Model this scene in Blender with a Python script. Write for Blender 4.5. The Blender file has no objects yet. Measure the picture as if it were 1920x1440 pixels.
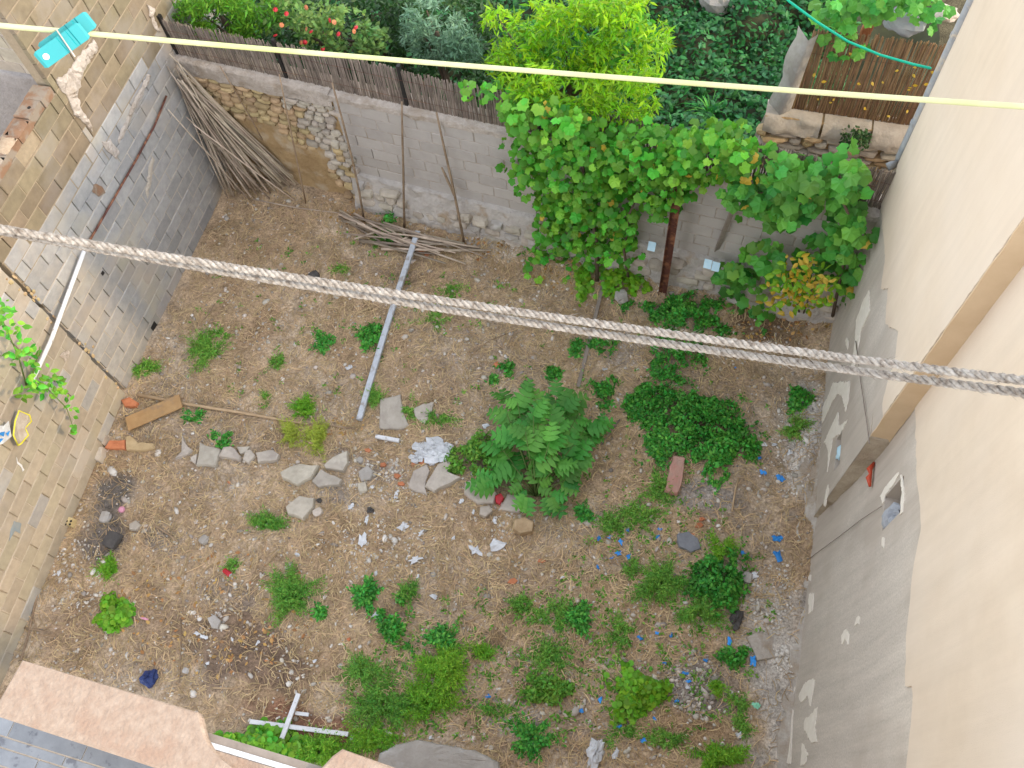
import bpy, math, random
import numpy as np
from mathutils import Matrix, Vector, Quaternion
random.seed(7)
RNG = np.random.default_rng(7)
S = bpy.context.scene
COL = S.collection

# ------------------------------------------------------------------ camera
FPX, CH = 1650.0, 10.5
def cam_axes(pitch, roll, yaw):
    a, b, c = (math.radians(v) for v in (pitch, roll, yaw))
    fw = np.array([0, math.cos(a), -math.sin(a)]); up = np.array([0, math.sin(a), math.cos(a)]); rt = np.array([1., 0, 0])
    rt, up = math.cos(b)*rt+math.sin(b)*up, -math.sin(b)*rt+math.cos(b)*up
    Z = np.array([[math.cos(c), -math.sin(c), 0], [math.sin(c), math.cos(c), 0], [0, 0, 1]])
    return Z@rt, Z@up, Z@fw
RT, UP, FW = cam_axes(61.9, -8.1, 22.2)
CAM = np.array([0, 0, CH])
cd = bpy.data.cameras.new('camera'); cd.sensor_width = 36; cd.lens = 36*FPX/1920; cd.clip_start = 0.05; cd.clip_end = 2000
co = bpy.data.objects.new('camera', cd); COL.objects.link(co)
co.matrix_world = Matrix(((RT[0], UP[0], -FW[0], 0), (RT[1], UP[1], -FW[1], 0), (RT[2], UP[2], -FW[2], CH), (0, 0, 0, 1)))
S.camera = co
# ------------------------------------------------------------------ sky, sun, exposure
SUN = Vector((1.0, -0.05, 0.65)).normalized()
w = bpy.data.worlds.new('World'); S.world = w; w.use_nodes = True
nt = w.node_tree; bg = nt.nodes['Background']
sky = nt.nodes.new('ShaderNodeTexSky'); sky.sky_type = 'NISHITA'; sky.sun_disc = False
sky.sun_elevation = math.asin(SUN.z); sky.sun_rotation = math.atan2(SUN.x, SUN.y)
sky.dust_density = 0.4; sky.air_density = 1.0; sky.ozone_density = 1.0
hz = nt.nodes.new('ShaderNodeHueSaturation'); hz.inputs['Saturation'].default_value = .3   # thin even cloud: the blue is washed out
nt.links.new(sky.outputs[0], hz.inputs['Color']); nt.links.new(hz.outputs[0], bg.inputs[0]); bg.inputs[1].default_value = 0.15
sl = bpy.data.lights.new('sun', 'SUN'); sl.energy = 0.5; sl.angle = math.radians(2.5); sl.color = (1, 0.76, 0.46)
so = bpy.data.objects.new('sun', sl); COL.objects.link(so); so.rotation_euler = SUN.to_track_quat('Z', 'Y').to_euler()
S.view_settings.view_transform = 'Standard'; S.view_settings.look = 'None'; S.view_settings.gamma = 1
S.view_settings.exposure = 2.3
S.render.engine = 'CYCLES'

# ------------------------------------------------------------------ layout helpers (photo pixel -> place in the yard)
def ray(x, y): return RT*(x-960)/FPX-UP*(y-720)/FPX+FW
def G(x, y, z=0.0):
    d = ray(x, y); return CAM+d*(z-CH)/d[2]
def onplane(x, y, a, n):
    d = ray(x, y); return CAM+d*(np.dot(np.array(a)-CAM, n)/np.dot(d, n))
def atY(x, y, Y):
    d = ray(x, y); return CAM+d*(Y/d[1])
def atD(x, y, D):
    d = ray(x, y); return CAM+d/np.linalg.norm(d)*D
class Plane:
    def __init__(s, a, b, flip=1):
        s.a = np.array([a[0], a[1], 0.]); s.b = np.array([b[0], b[1], 0.])
        s.u = (s.b-s.a); s.L = np.linalg.norm(s.u); s.u /= s.L
        s.n = np.array([s.u[1], -s.u[0], 0.])*flip
    def px(s, x, y, off=0):
        P = onplane(x, y, s.a+s.n*off, s.n); return np.dot(P-s.a, s.u), P[2]
    def at(s, t, z, off=0): return s.a+s.u*t+np.array([0, 0, z])+s.n*off
FAR = Plane((-7.45, 7.85), (2.0, 7.1))             # n points to -y (into the yard)
LEFA = Plane((-7.50, 9.4), (-7.335, 3.86), -1)      # n points to +x
LEFB = Plane((-7.325, 3.84), (-6.95, -0.6), -1)
RF = Plane((1.94, 4.2), (1.86, 7.32), -1)           # n -> -x
class Batter(Plane):                                # the old render thickens towards the ground
    def at(s, t, z, off=0): return Plane.at(s, t, z, off+.17*max(0., 1-max(z, 0)/2.4)**1.3)
RN = Batter((2.13, -1.5), (2.13, 4.2), -1)
for P_, want in ((FAR, (0, -1)), (LEFA, (1, 0)), (LEFB, (1, 0)), (RF, (-1, 0)), (RN, (-1, 0))):
    if P_.n[0]*want[0]+P_.n[1]*want[1] < 0: P_.n = -P_.n

def vnoise(x, y, seed=0):
    x = np.asarray(x, float); y = np.asarray(y, float)
    xi = np.floor(x).astype(int); yi = np.floor(y).astype(int); fx = x-xi; fy = y-yi
    fx = fx*fx*(3-2*fx); fy = fy*fy*(3-2*fy)
    def h(a, b):
        v = np.sin(a*127.1+b*311.7+seed*74.7)*43758.5453; return v-np.floor(v)
    return (h(xi, yi)*(1-fx)+h(xi+1, yi)*fx)*(1-fy)+(h(xi, yi+1)*(1-fx)+h(xi+1, yi+1)*fx)*fy
PIT = G(935, 1205)
def gh(x, y):
    x = np.asarray(x, float); y = np.asarray(y, float)
    z = (vnoise(x*0.7, y*0.7, 1)-.5)*.10+(vnoise(x*2.3, y*2.3, 2)-.5)*.05+(vnoise(x*7, y*7, 3)-.5)*.025+(vnoise(x*17, y*17, 4)-.5)*.012
    yw = 7.85-(x+7.45)*0.0794
    z = z+.17*np.exp(-((y-yw+.05)/.35)**2)
    z = z+.10*np.exp(-((x-1.9)/.25)**2)
    z = z-.16*np.exp(-((x-PIT[0])**2+(y-PIT[1])**2)/.012)
    return z
def GG(px, py, dz=0.0):
    p = G(px, py); p = G(px, py, float(gh(p[0], p[1]))); p[2] = float(gh(p[0], p[1]))+dz; return p

# ------------------------------------------------------------------ scene-graph helpers
def tag(o, label=None, cat=None, group=None, kind=None):
    if label: o['label'] = label
    if cat: o['category'] = cat
    if group: o['group'] = group
    if kind: o['kind'] = kind
    return o
def thing(name, label, cat, loc=(0, 0, 0), group=None):
    o = bpy.data.objects.new(name, None); COL.objects.link(o); o.location = [float(v) for v in loc]; o.empty_display_size = .1
    return tag(o, label, cat, group)
def root_loc(p):
    v = Vector(p.location) if p else Vector()
    return v
def link(name, me, m=None, parent=None, base=None):
    """one object; mesh data is in world coordinates, the parent is an Empty at base"""
    o = bpy.data.objects.new(name, me); COL.objects.link(o)
    if m and not me.materials: me.materials.append(m)
    if parent:
        o.parent = parent; q = parent
        loc = Vector(parent.location)
        if parent.parent: loc = loc+Vector(parent.parent.location) if parent.type == 'EMPTY' else Vector()
        o.matrix_parent_inverse = Matrix.Translation(-loc) if parent.type == 'EMPTY' else wmat(parent).inverted()
    return o
def wmat(o):
    b = o.matrix_basis.copy()
    if o.parent: return wmat(o.parent)@o.matrix_parent_inverse@b
    return b
def mesh(name, V, F, smooth=False):
    me = bpy.data.meshes.new(name)
    me.from_pydata([tuple(map(float, v)) for v in V], [], F)
    if smooth: me.shade_smooth()
    me.update(); return me
def bigmesh(name, V, F, smooth=False):
    """V (n,3) array, F (m,k) int array, all faces of one size"""
    V = np.asarray(V, np.float32); F = np.asarray(F, np.int32); k = F.shape[1]
    me = bpy.data.meshes.new(name)
    me.vertices.add(len(V)); me.vertices.foreach_set('co', V.ravel())
    me.loops.add(F.size); me.loops.foreach_set('vertex_index', F.ravel())
    me.polygons.add(len(F)); me.polygons.foreach_set('loop_start', np.arange(0, F.size, k, dtype=np.int32))
    me.update(calc_edges=True)
    if smooth: me.shade_smooth()
    return me
class MB:
    def __init__(s): s.V = []; s.F = []
    def add(s, V, F):
        n = len(s.V); s.V.extend([tuple(map(float, v)) for v in V]); s.F.extend([tuple(i+n for i in f) for f in F]); return s
    def box(s, o, ex, ey, ez, lo, hi):
        """box in the frame (o; ex, ey, ez) from lo to hi"""
        o = np.array(o, float); ex, ey, ez = (np.array(v, float) for v in (ex, ey, ez))
        V = [o+ex*x+ey*y+ez*z for z in (lo[2], hi[2]) for y in (lo[1], hi[1]) for x in (lo[0], hi[0])]
        return s.add(V, [(0, 2, 3, 1), (4, 5, 7, 6), (0, 1, 5, 4), (2, 6, 7, 3), (0, 4, 6, 2), (1, 3, 7, 5)])
    def tube(s, pts, r, n=6, cap=True, jit=0):
        pts = [np.array(p, float) for p in pts]; m = len(pts)
        rr = r if hasattr(r, '__len__') else [r]*m
        V = []; F = []
        for i, p in enumerate(pts):
            d = pts[min(i+1, m-1)]-pts[max(i-1, 0)]; d /= np.linalg.norm(d)+1e-9
            a = np.cross(d, [0, 0, 1] if abs(d[2]) < .9 else [1, 0, 0]); a /= np.linalg.norm(a); b = np.cross(d, a)
            for k in range(n):
                t = 2*math.pi*k/n; q = rr[i]*(1+random.uniform(-jit, jit))
                V.append(p+a*math.cos(t)*q+b*math.sin(t)*q)
        for i in range(m-1):
            for k in range(n): F.append((i*n+k, i*n+(k+1) % n, (i+1)*n+(k+1) % n, (i+1)*n+k))
        if cap: F.append(tuple(range(n))[::-1]); F.append(tuple(range((m-1)*n, m*n)))
        return s.add(V, F)
    def mesh(s, name, smooth=False): return mesh(name, s.V, s.F, smooth)

# ------------------------------------------------------------------ materials
MATS = {}
def mat(name, a, b=None, scale=6., rough=.85, bump=.0, bscale=None, rand=None, var=.0, c=None, csc=1.2, cth=(.5, .62), detail=6., transl=0., spec=.3, hue=0., metal=0., dist=.01, streak=0.):
    """procedural: noise mix of a and b, optional broad stain colour c, per-object or per-island value change"""
    m = bpy.data.materials.new(name); m.use_nodes = True; t = m.node_tree; N = t.nodes; Lk = t.links.new
    bs = N['Principled BSDF']; bs.inputs['Roughness'].default_value = rough; bs.inputs['Specular IOR Level'].default_value = spec; bs.inputs['Metallic'].default_value = metal
    geo = N.new('ShaderNodeNewGeometry'); pos = geo.outputs['Position']
    b = b or tuple(v*.8 for v in a)
    nz = N.new('ShaderNodeTexNoise'); nz.inputs['Scale'].default_value = scale; nz.inputs['Detail'].default_value = detail; nz.inputs['Roughness'].default_value = .65
    Lk(pos, nz.inputs['Vector'])
    rp = N.new('ShaderNodeMapRange'); rp.inputs[1].default_value = .32; rp.inputs[2].default_value = .68; Lk(nz.outputs[0], rp.inputs[0])
    mx = N.new('ShaderNodeMix'); mx.data_type = 'RGBA'; mx.inputs[6].default_value = (*a, 1); mx.inputs[7].default_value = (*b, 1); Lk(rp.outputs[0], mx.inputs[0])
    col = mx.outputs[2]
    if c:
        n2 = N.new('ShaderNodeTexNoise'); n2.inputs['Scale'].default_value = csc; n2.inputs['Detail'].default_value = 5; n2.inputs['Roughness'].default_value = .6; Lk(pos, n2.inputs['Vector'])
        r2 = N.new('ShaderNodeMapRange'); r2.inputs[1].default_value = cth[0]; r2.inputs[2].default_value = cth[1]; Lk(n2.outputs[0], r2.inputs[0])
        m2 = N.new('ShaderNodeMix'); m2.data_type = 'RGBA'; Lk(r2.outputs[0], m2.inputs[0]); Lk(col, m2.inputs[6]); m2.inputs[7].default_value = (*c, 1); col = m2.outputs[2]
    if streak:
        vs = N.new('ShaderNodeVectorMath'); vs.operation = 'MULTIPLY'; vs.inputs[1].default_value = (7, 7, .45); Lk(pos, vs.inputs[0])
        n4 = N.new('ShaderNodeTexNoise'); n4.inputs['Scale'].default_value = 1.; n4.inputs['Detail'].default_value = 6; n4.inputs['Roughness'].default_value = .7; Lk(vs.outputs[0], n4.inputs['Vector'])
        r5 = N.new('ShaderNodeMapRange'); r5.inputs[1].default_value = .3; r5.inputs[2].default_value = .7; r5.inputs[3].default_value = 1-streak; r5.inputs[4].default_value = 1+streak*.4; Lk(n4.outputs[0], r5.inputs[0])
        vv = N.new('ShaderNodeVectorMath'); vv.operation = 'SCALE'; Lk(col, vv.inputs[0]); Lk(r5.outputs[0], vv.inputs['Scale']); col = vv.outputs[0]
    if rand and (var or hue):
        src = N.new('ShaderNodeObjectInfo').outputs['Random'] if rand == 'object' else geo.outputs['Random Per Island']
        hs = N.new('ShaderNodeHueSaturation')
        r3 = N.new('ShaderNodeMapRange'); r3.inputs[3].default_value = 1-var; r3.inputs[4].default_value = 1+var; Lk(src, r3.inputs[0]); Lk(r3.outputs[0], hs.inputs['Value'])
        if hue:
            mm = N.new('ShaderNodeMath'); mm.operation = 'MULTIPLY'; mm.inputs[1].default_value = 7.31; Lk(src, mm.inputs[0])
            fr = N.new('ShaderNodeMath'); fr.operation = 'FRACT'; Lk(mm.outputs[0], fr.inputs[0])
            r4 = N.new('ShaderNodeMapRange'); r4.inputs[3].default_value = .5-hue; r4.inputs[4].default_value = .5+hue; Lk(fr.outputs[0], r4.inputs[0]); Lk(r4.outputs[0], hs.inputs['Hue'])
        Lk(col, hs.inputs['Color']); col = hs.outputs[0]
    Lk(col, bs.inputs['Base Color'])
    if bump:
        nb = N.new('ShaderNodeTexNoise'); nb.inputs['Scale'].default_value = bscale or scale*3; nb.inputs['Detail'].default_value = 5; Lk(pos, nb.inputs['Vector'])
        bp = N.new('ShaderNodeBump'); bp.inputs['Strength'].default_value = bump; bp.inputs['Distance'].default_value = dist; Lk(nb.outputs[0], bp.inputs['Height']); Lk(bp.outputs[0], bs.inputs['Normal'])
    if transl:
        tr = N.new('ShaderNodeBsdfTranslucent'); Lk(col, tr.inputs[0])
        ms = N.new('ShaderNodeMixShader'); ms.inputs[0].default_value = transl; Lk(bs.outputs[0], ms.inputs[1]); Lk(tr.outputs[0], ms.inputs[2]); Lk(ms.outputs[0], N['Material Output'].inputs[0])
    MATS[name] = m; return m
def leafmat(name, a, b, var=.3, hue=.02, rough=.5, tr=.35, rand='island'): return mat(name, a, b, 2.5, rough, 0, rand=rand, var=var, hue=hue, transl=tr, spec=.35, detail=2)

M_block = mat('concrete_block', (.36, .345, .325), (.27, .262, .255), 9, .92, .5, 60, 'object', .13, c=(.40, .35, .28), csc=.9, cth=(.5, .7), hue=.012, dist=.004)
M_blockt = mat('tan_block', (.40, .345, .265), (.31, .27, .21), 9, .92, .5, 60, 'object', .11, c=(.36, .33, .29), csc=1.1, cth=(.5, .68), hue=.012, dist=.004)  # tan base colour carries part of the warm sunlight on the near wall
M_blockg = mat('grey_block', (.42, .385, .35), (.37, .335, .305), 7, .92, .4, 60, 'object', .07, c=(.42, .38, .34), csc=1.3, cth=(.5, .7), dist=.004)
M_block_sun = mat('ochre_block', (.225, .178, .115), (.165, .13, .085), 9, .92, .6, 60, 'object', .14, c=(.235, .20, .16), csc=1.1, cth=(.5, .68), hue=.012, dist=.005)  # sunlit copy of the grey block: warm sun tint put into the colour
M_mortar = mat('mortar', (.47, .41, .34), (.38, .33, .27), 14, .95, .8, 50, dist=.006)
M_mortarw = mat('pale_mortar', (.49, .425, .365), (.35, .30, .255), 12, .95, 1, 40, c=(.33, .27, .21), csc=4, cth=(.52, .68), dist=.02)
M_core = mat('joint_core', (.20, .175, .15), (.14, .12, .1), 12, .95)
M_crust = mat('crumbling_mortar', (.42, .32, .22), (.28, .20, .13), 18, .95, .9, 45, rand='island', var=.25, dist=.01)
M_earth = mat('earth_render', (.43, .30, .155), (.31, .205, .10), 5, .97, 1, 22, c=(.45, .36, .25), csc=2.2, dist=.02)
M_stone_t = mat('tan_stone', (.50, .375, .215), (.37, .265, .14), 8, .92, .8, 30, 'object', .22, hue=.015, dist=.01)
M_stone_w = mat('pale_stone', (.50, .44, .36), (.37, .32, .26), 7, .92, .8, 30, 'object', .16, hue=.012, dist=.01)
M_flag = mat('flagstone', (.50, .445, .375), (.40, .35, .29), 9, .92, .7, 35, 'object', .14, hue=.012, c=(.38, .33, .28), csc=4, dist=.006)
M_foot = mat('footing_mortar', (.50, .455, .41), (.38, .345, .31), 6, .95, 1, 20, c=(.34, .26, .18), csc=2.5, cth=(.55, .68), dist=.03)
M_reed = mat('reed', (.235, .185, .145), (.16, .125, .1), 6, .9, .3, 80, 'island', .35, hue=.01, dist=.002)
M_reedb = mat('brown_reed', (.27, .165, .085), (.19, .11, .055), 6, .9, .3, 80, 'island', .35, hue=.012, dist=.002)
M_cane = mat('dry_cane', (.46, .38, .29), (.29, .225, .165), 5, .85, .2, 60, 'object', .42, hue=.012, dist=.002)
M_caneb = mat('brown_cane', (.34, .25, .165), (.2, .135, .085), 7, .85, .2, 60, 'object', .2, dist=.002)
M_rust = mat('rusty_steel', (.12, .042, .028), (.06, .023, .017), 10, .7, .4, 60, c=(.24, .10, .05), csc=7, dist=.003)
M_black = mat('black_post', (.025, .022, .02), (.015, .014, .013), 8, .6)
M_grey_paint = mat('grey_painted_pole', (.52, .55, .59), (.43, .45, .48), 14, .6, .2, 60, c=(.33, .31, .29), csc=9, cth=(.56, .66), dist=.003)
M_white_paint = mat('white_paint', (.72, .72, .72), (.60, .60, .61), 16, .6, .1, 60, c=(.4, .37, .34), csc=14, cth=(.6, .68))
M_wood = mat('raw_timber', (.46, .29, .135), (.35, .205, .09), 7, .75, .3, 60, c=(.3, .2, .12), csc=5, cth=(.55, .68), dist=.003)
M_woodp = mat('pale_timber', (.50, .36, .22), (.38, .26, .15), 9, .8, .3, 60, dist=.003)
M_woodg = mat('weathered_board', (.28, .235, .195), (.2, .165, .135), 12, .9, .4, 50, dist=.004)
M_terra = mat('terracotta', (.52, .20, .095), (.40, .14, .065), 12, .85, .4, 50, 'object', .15, dist=.004)
M_obrick = mat('orange_brick', (.26, .15, .088), (.20, .115, .07), 8, .9, .6, 40, 'object', .15, c=(.26, .21, .16), csc=5, cth=(.44, .56), dist=.006)
M_pbrick = mat('pink_brick', (.46, .23, .18), (.40, .27, .21), 7, .9, .5, 40, dist=.006)
M_slate = mat('slate', (.215, .22, .235), (.16, .165, .18), 9, .7, .4, 40, dist=.004)
M_dark = mat('burnt_clod', (.065, .06, .058), (.1, .09, .082), 14, .95, .6, 40, dist=.01)
M_conc = mat('concrete', (.41, .375, .335), (.32, .29, .255), 6, .95, .8, 30, c=(.46, .43, .40), csc=3, dist=.012)
M_cream = mat('cream_plaster', (.60, .49, .375), (.56, .45, .34), 3, .93, .5, 120, c=(.605, .505, .405), csc=.5, cth=(.4, .7), dist=.004, streak=.06)
M_tan = mat('tan_plaster', (.62, .465, .30), (.56, .41, .255), 4, .93, .35, 150, dist=.003)
M_under = mat('old_render', (.585, .515, .44), (.43, .375, .315), 60, .95, .6, 130, c=(.45, .385, .32), csc=.75, cth=(.42, .56), detail=4, dist=.006, streak=.16)
M_flake = mat('flaking_limewash', (.74, .68, .59), (.66, .59, .50), 12, .93, .5, 60, dist=.004)
M_lime = mat('lime_dust', (.47, .42, .36), (.36, .31, .26), 14, .97, .9, 40, c=(.33, .265, .2), csc=3, cth=(.5, .62), dist=.015)
M_trav = mat('pink_travertine', (.375, .285, .215), (.28, .20, .145), 20, .88, 1., 45, c=(.305, .205, .145), csc=4.5, cth=(.5, .66), detail=10, dist=.01)
M_tile = mat('grey_tile', (.20, .212, .228), (.145, .155, .17), 10, .45, .2, 60, 'object', .14, c=(.10, .105, .12), csc=14, cth=(.58, .64), dist=.002)
M_rope = mat('hemp_rope', (.40, .365, .32), (.13, .10, .075), 160, .95, .9, 500, 'island', .1, detail=9, dist=.0015)
M_line = mat('yellow_line', (.50, .51, .285), (.44, .45, .23), 40, .5, .1, 300, c=(.38, .46, .13), csc=3, dist=.0005)
M_teal = mat('teal_plastic', (.004, .24, .25), (.004, .215, .23), 30, .38, spec=.5)
M_steel = mat('spring_steel', (.45, .4, .33), (.35, .3, .25), 40, .35, metal=.8)
M_blue = mat('blue_plastic', (.03, .22, .62), (.04, .28, .68), 20, .5, rand='object', var=.3)
M_navy = mat('navy_plastic', (.02, .035, .12), (.035, .055, .17), 25, .45)
M_white = mat('white_plastic', (.66, .67, .68), (.50, .50, .51), 18, .55, rand='object', var=.12)
M_red = mat('red_paint', (.50, .03, .04), (.4, .02, .03), 20, .4)
M_orange = mat('orange_red_plastic', (.50, .075, .03), (.42, .055, .025), 20, .5)
M_pink = mat('pink_plastic', (.70, .33, .42), (.62, .27, .36), 20, .5)
M_greenl = mat('green_wire', (.0, .36, .22), (.0, .32, .19), 20, .5)
M_zinc = mat('zinc_gutter', (.24, .25, .265), (.33, .33, .33), 9, .6, .3, 40, c=(.42, .36, .29), csc=8, cth=(.55, .63), dist=.004)
M_tarp = mat('grey_tarp', (.34, .35, .37), (.25, .26, .28), 6, .6, .4, 20, dist=.02)
M_yellowp = mat('yellow_plastic', (.70, .65, .05), (.6, .55, .04), 20, .5)
M_paper = mat('pale_blue_packet', (.55, .74, .82), (.45, .66, .78), 20, .55)
M_bark = mat('bark', (.16, .115, .08), (.1, .07, .05), 14, .95, .8, 40, dist=.01)
M_stem = mat('green_stem', (.13, .2, .05), (.1, .15, .04), 14, .8)
M_straw = mat('straw', (.55, .405, .23), (.37, .255, .135), 3, .95, rand='island', var=.4, hue=.012)
M_peb = mat('pebbles', (.52, .47, .40), (.36, .31, .26), 1.2, .9, rand='island', var=.45, hue=.02)
M_chip = mat('white_chips', (.70, .66, .60), (.52, .47, .41), 2, .9, rand='island', var=.18)

L_vine = leafmat('vine_leaf', (.105, .37, .03), (.18, .47, .04), .45, .032, rand='object')
L_vines = leafmat('vine_leaf_mass', (.08, .30, .022), (.15, .40, .035), .38, .025)
L_grape = leafmat('grape_leaf', (.075, .31, .05), (.14, .40, .045), .32, .02, rand='object')
L_grapes = leafmat('grape_leaf_mass', (.065, .26, .04), (.13, .36, .04), .36, .025)
L_tree = leafmat('yellow_green_leaf', (.16, .40, .008), (.32, .54, .012), .48, .022, tr=.45)
L_thuja = leafmat('bright_conifer', (.09, .29, .02), (.17, .37, .025), .38, .02)
L_lant = leafmat('lantana_leaf', (.09, .21, .045), (.19, .31, .07), .36, .025)
L_olive = leafmat('olive_leaf', (.10, .21, .115), (.17, .29, .17), .36, .02, tr=.2)
L_dark = leafmat('dark_shrub_leaf', (.02, .065, .016), (.05, .12, .03), .45, .02)
L_ivy = leafmat('ivy_leaf', (.018, .12, .03), (.04, .19, .04), .5, .02)
L_clover = leafmat('clover_leaf', (.065, .30, .04), (.115, .42, .055), .5, .024)
L_weed = leafmat('weed_leaf', (.115, .32, .035), (.21, .43, .06), .45, .025)
L_weedb = leafmat('bright_weed_leaf', (.15, .40, .022), (.24, .48, .03), .35, .022)
L_lobed = leafmat('lobed_leaf', (.07, .27, .04), (.12, .38, .055), .3, .018, rand='object')
L_yellow = leafmat('yellow_leaf', (.60, .42, .03), (.66, .50, .08), .3, .02)
L_ydry = leafmat('fallen_leaf', (.40, .2, .06), (.5, .3, .1), .35, .02, tr=.1)
L_sprig = leafmat('yellow_sprig', (.36, .46, .05), (.46, .52, .08), .25, .015)
# ================================================================== GROUND
def blob(X, Y, px, py, rx, ry=None, seed=0, soft=.5):
    c = G(px, py); ry = ry or rx
    d = np.sqrt(((X-c[0])/rx)**2+((Y-c[1])/ry)**2)+(vnoise(X*2.2, Y*2.2, 20+seed)-.5)*.9+(vnoise(X*6, Y*6, 40+seed)-.5)*.5
    return np.clip((1-d)/soft, 0, 1)
def build_ground():
    fx = np.arange(-8.6, 3.2, .045); fy = np.arange(-.9, 9.2, .045)
    xs = np.concatenate([[-400, -120, -40, -20, -13, -10], fx, [4, 6, 10, 20, 50, 150, 400]])
    ys = np.concatenate([[-400, -120, -40, -12, -5, -2], fy, np.arange(9.4, 15, .2), [16, 18, 22, 30, 60, 150, 400]])
    X, Y = np.meshgrid(xs, ys); Z = gh(X, Y)
    far = (np.abs(X+2.5) > 12) | (np.abs(Y-5) > 14); Z = np.where(far, 0, Z)
    V = np.stack([X, Y, Z], -1).reshape(-1, 3); nx, ny = len(xs), len(ys)
    i = (np.arange(ny-1)[:, None]*nx+np.arange(nx-1)[None, :]).ravel()
    me = bigmesh('ground', V, np.stack([i, i+1, i+1+nx, i+nx], -1), True)
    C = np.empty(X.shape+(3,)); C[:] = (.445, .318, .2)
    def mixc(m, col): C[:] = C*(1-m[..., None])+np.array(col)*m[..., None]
    mixc(np.clip((vnoise(X*1.3, Y*1.3, 5)-.45)*3, 0, 1)*.7, (.50, .395, .285))
    mixc(np.clip((vnoise(X*2.9, Y*2.9, 6)-.52)*4, 0, 1)*.6, (.285, .185, .105))
    mixc(np.clip((vnoise(X*.9+3, Y*.9, 7)-.55)*4, 0, 1)*.6, (.37, .295, .22))
    for (px, py, rx, ry, col, k) in (
        (205, 935, .55, .35, (.115, .105, .098), .9), (195, 1010, .35, .5, (.12, .11, .105), .85), (300, 1010, .3, .2, (.15, .14, .13), .7),
        (470, 1225, 1.0, .5, (.15, .10, .072), .85), (600, 1360, .7, .2, (.235, .115, .07), .9), (440, 1110, .6, .25, (.21, .175, .145), .6),
        (640, 930, .5, .2, (.2, .175, .155), .7), (700, 880, .5, .25, (.24, .20, .17), .6), (1470, 1300, .5, 1.3, (.47, .43, .38), .85), (1500, 830, .3, 1.1, (.47, .43, .385), .9),
        (1290, 1280, .55, .45, (.2, .185, .18), .75), (1330, 930, .5, .25, (.29, .26, .235), .8), (1420, 1130, .5, .4, (.46, .41, .35), .8),
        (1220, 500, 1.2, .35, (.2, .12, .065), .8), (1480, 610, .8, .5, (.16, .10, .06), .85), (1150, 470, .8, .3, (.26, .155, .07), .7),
        (960, 1340, .5, .2, (.37, .33, .30), .7), (950, 460, .5, .4, (.44, .39, .335), .8), (300, 480, .3, .6, (.24, .2, .17), .6), (1180, 650, .3, .3, (.26, .23, .21), .6),
        (900, 890, .7, .25, (.30, .25, .21), .5), (540, 400, 1.0, .3, (.30, .205, .13), .6), (1100, 1000, .8, .5, (.41, .34, .26), .6), (150, 1190, .5, .4, (.27, .175, .105), .7), (350, 1180, .8, .3, (.29, .2, .13), .6)):
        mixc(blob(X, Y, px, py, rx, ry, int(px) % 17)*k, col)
    mixc(np.clip((Y-8.1)/.4, 0, 1), (.10, .085, .05))
    a = me.attributes.new('soil', 'FLOAT_COLOR', 'POINT')
    a.data.foreach_set('color', np.concatenate([C.reshape(-1, 3), np.ones((C.size//3, 1))], 1).astype(np.float32).ravel())
    m = bpy.data.materials.new('soil'); m.use_nodes = True; t = m.node_tree; N = t.nodes; Lk = t.links.new; bs = N['Principled BSDF']
    bs.inputs['Roughness'].default_value = .97; bs.inputs['Specular IOR Level'].default_value = .15
    at = N.new('ShaderNodeAttribute'); at.attribute_name = 'soil'; pos = N.new('ShaderNodeNewGeometry').outputs['Position']
    n1 = N.new('ShaderNodeTexNoise'); n1.inputs['Scale'].default_value = 30; n1.inputs['Detail'].default_value = 8; n1.inputs['Roughness'].default_value = .75; Lk(pos, n1.inputs['Vector'])
    r1 = N.new('ShaderNodeMapRange'); r1.inputs[1].default_value = .3; r1.inputs[2].default_value = .7; r1.inputs[3].default_value = .36; r1.inputs[4].default_value = 1.62; Lk(n1.outputs[0], r1.inputs[0])
    n2 = N.new('ShaderNodeTexNoise'); n2.inputs['Scale'].default_value = 5; n2.inputs['Detail'].default_value = 6; Lk(pos, n2.inputs['Vector'])
    r2 = N.new('ShaderNodeMapRange'); r2.inputs[1].default_value = .3; r2.inputs[2].default_value = .7; r2.inputs[3].default_value = .7; r2.inputs[4].default_value = 1.25; Lk(n2.outputs[0], r2.inputs[0])
    mu = N.new('ShaderNodeMath'); mu.operation = 'MULTIPLY'; Lk(r1.outputs[0], mu.inputs[0]); Lk(r2.outputs[0], mu.inputs[1])
    vm = N.new('ShaderNodeVectorMath'); vm.operation = 'SCALE'; Lk(at.outputs['Color'], vm.inputs[0]); Lk(mu.outputs[0], vm.inputs['Scale'])
    Lk(vm.outputs[0], bs.inputs['Base Color'])
    bp = N.new('ShaderNodeBump'); bp.inputs['Strength'].default_value = .9; bp.inputs['Distance'].default_value = .02
    n3 = N.new('ShaderNodeTexNoise'); n3.inputs['Scale'].default_value = 45; n3.inputs['Detail'].default_value = 6; Lk(pos, n3.inputs['Vector']); Lk(n3.outputs[0], bp.inputs['Height']); Lk(bp.outputs[0], bs.inputs['Normal'])
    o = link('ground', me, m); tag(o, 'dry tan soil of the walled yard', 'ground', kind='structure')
build_ground()

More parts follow.
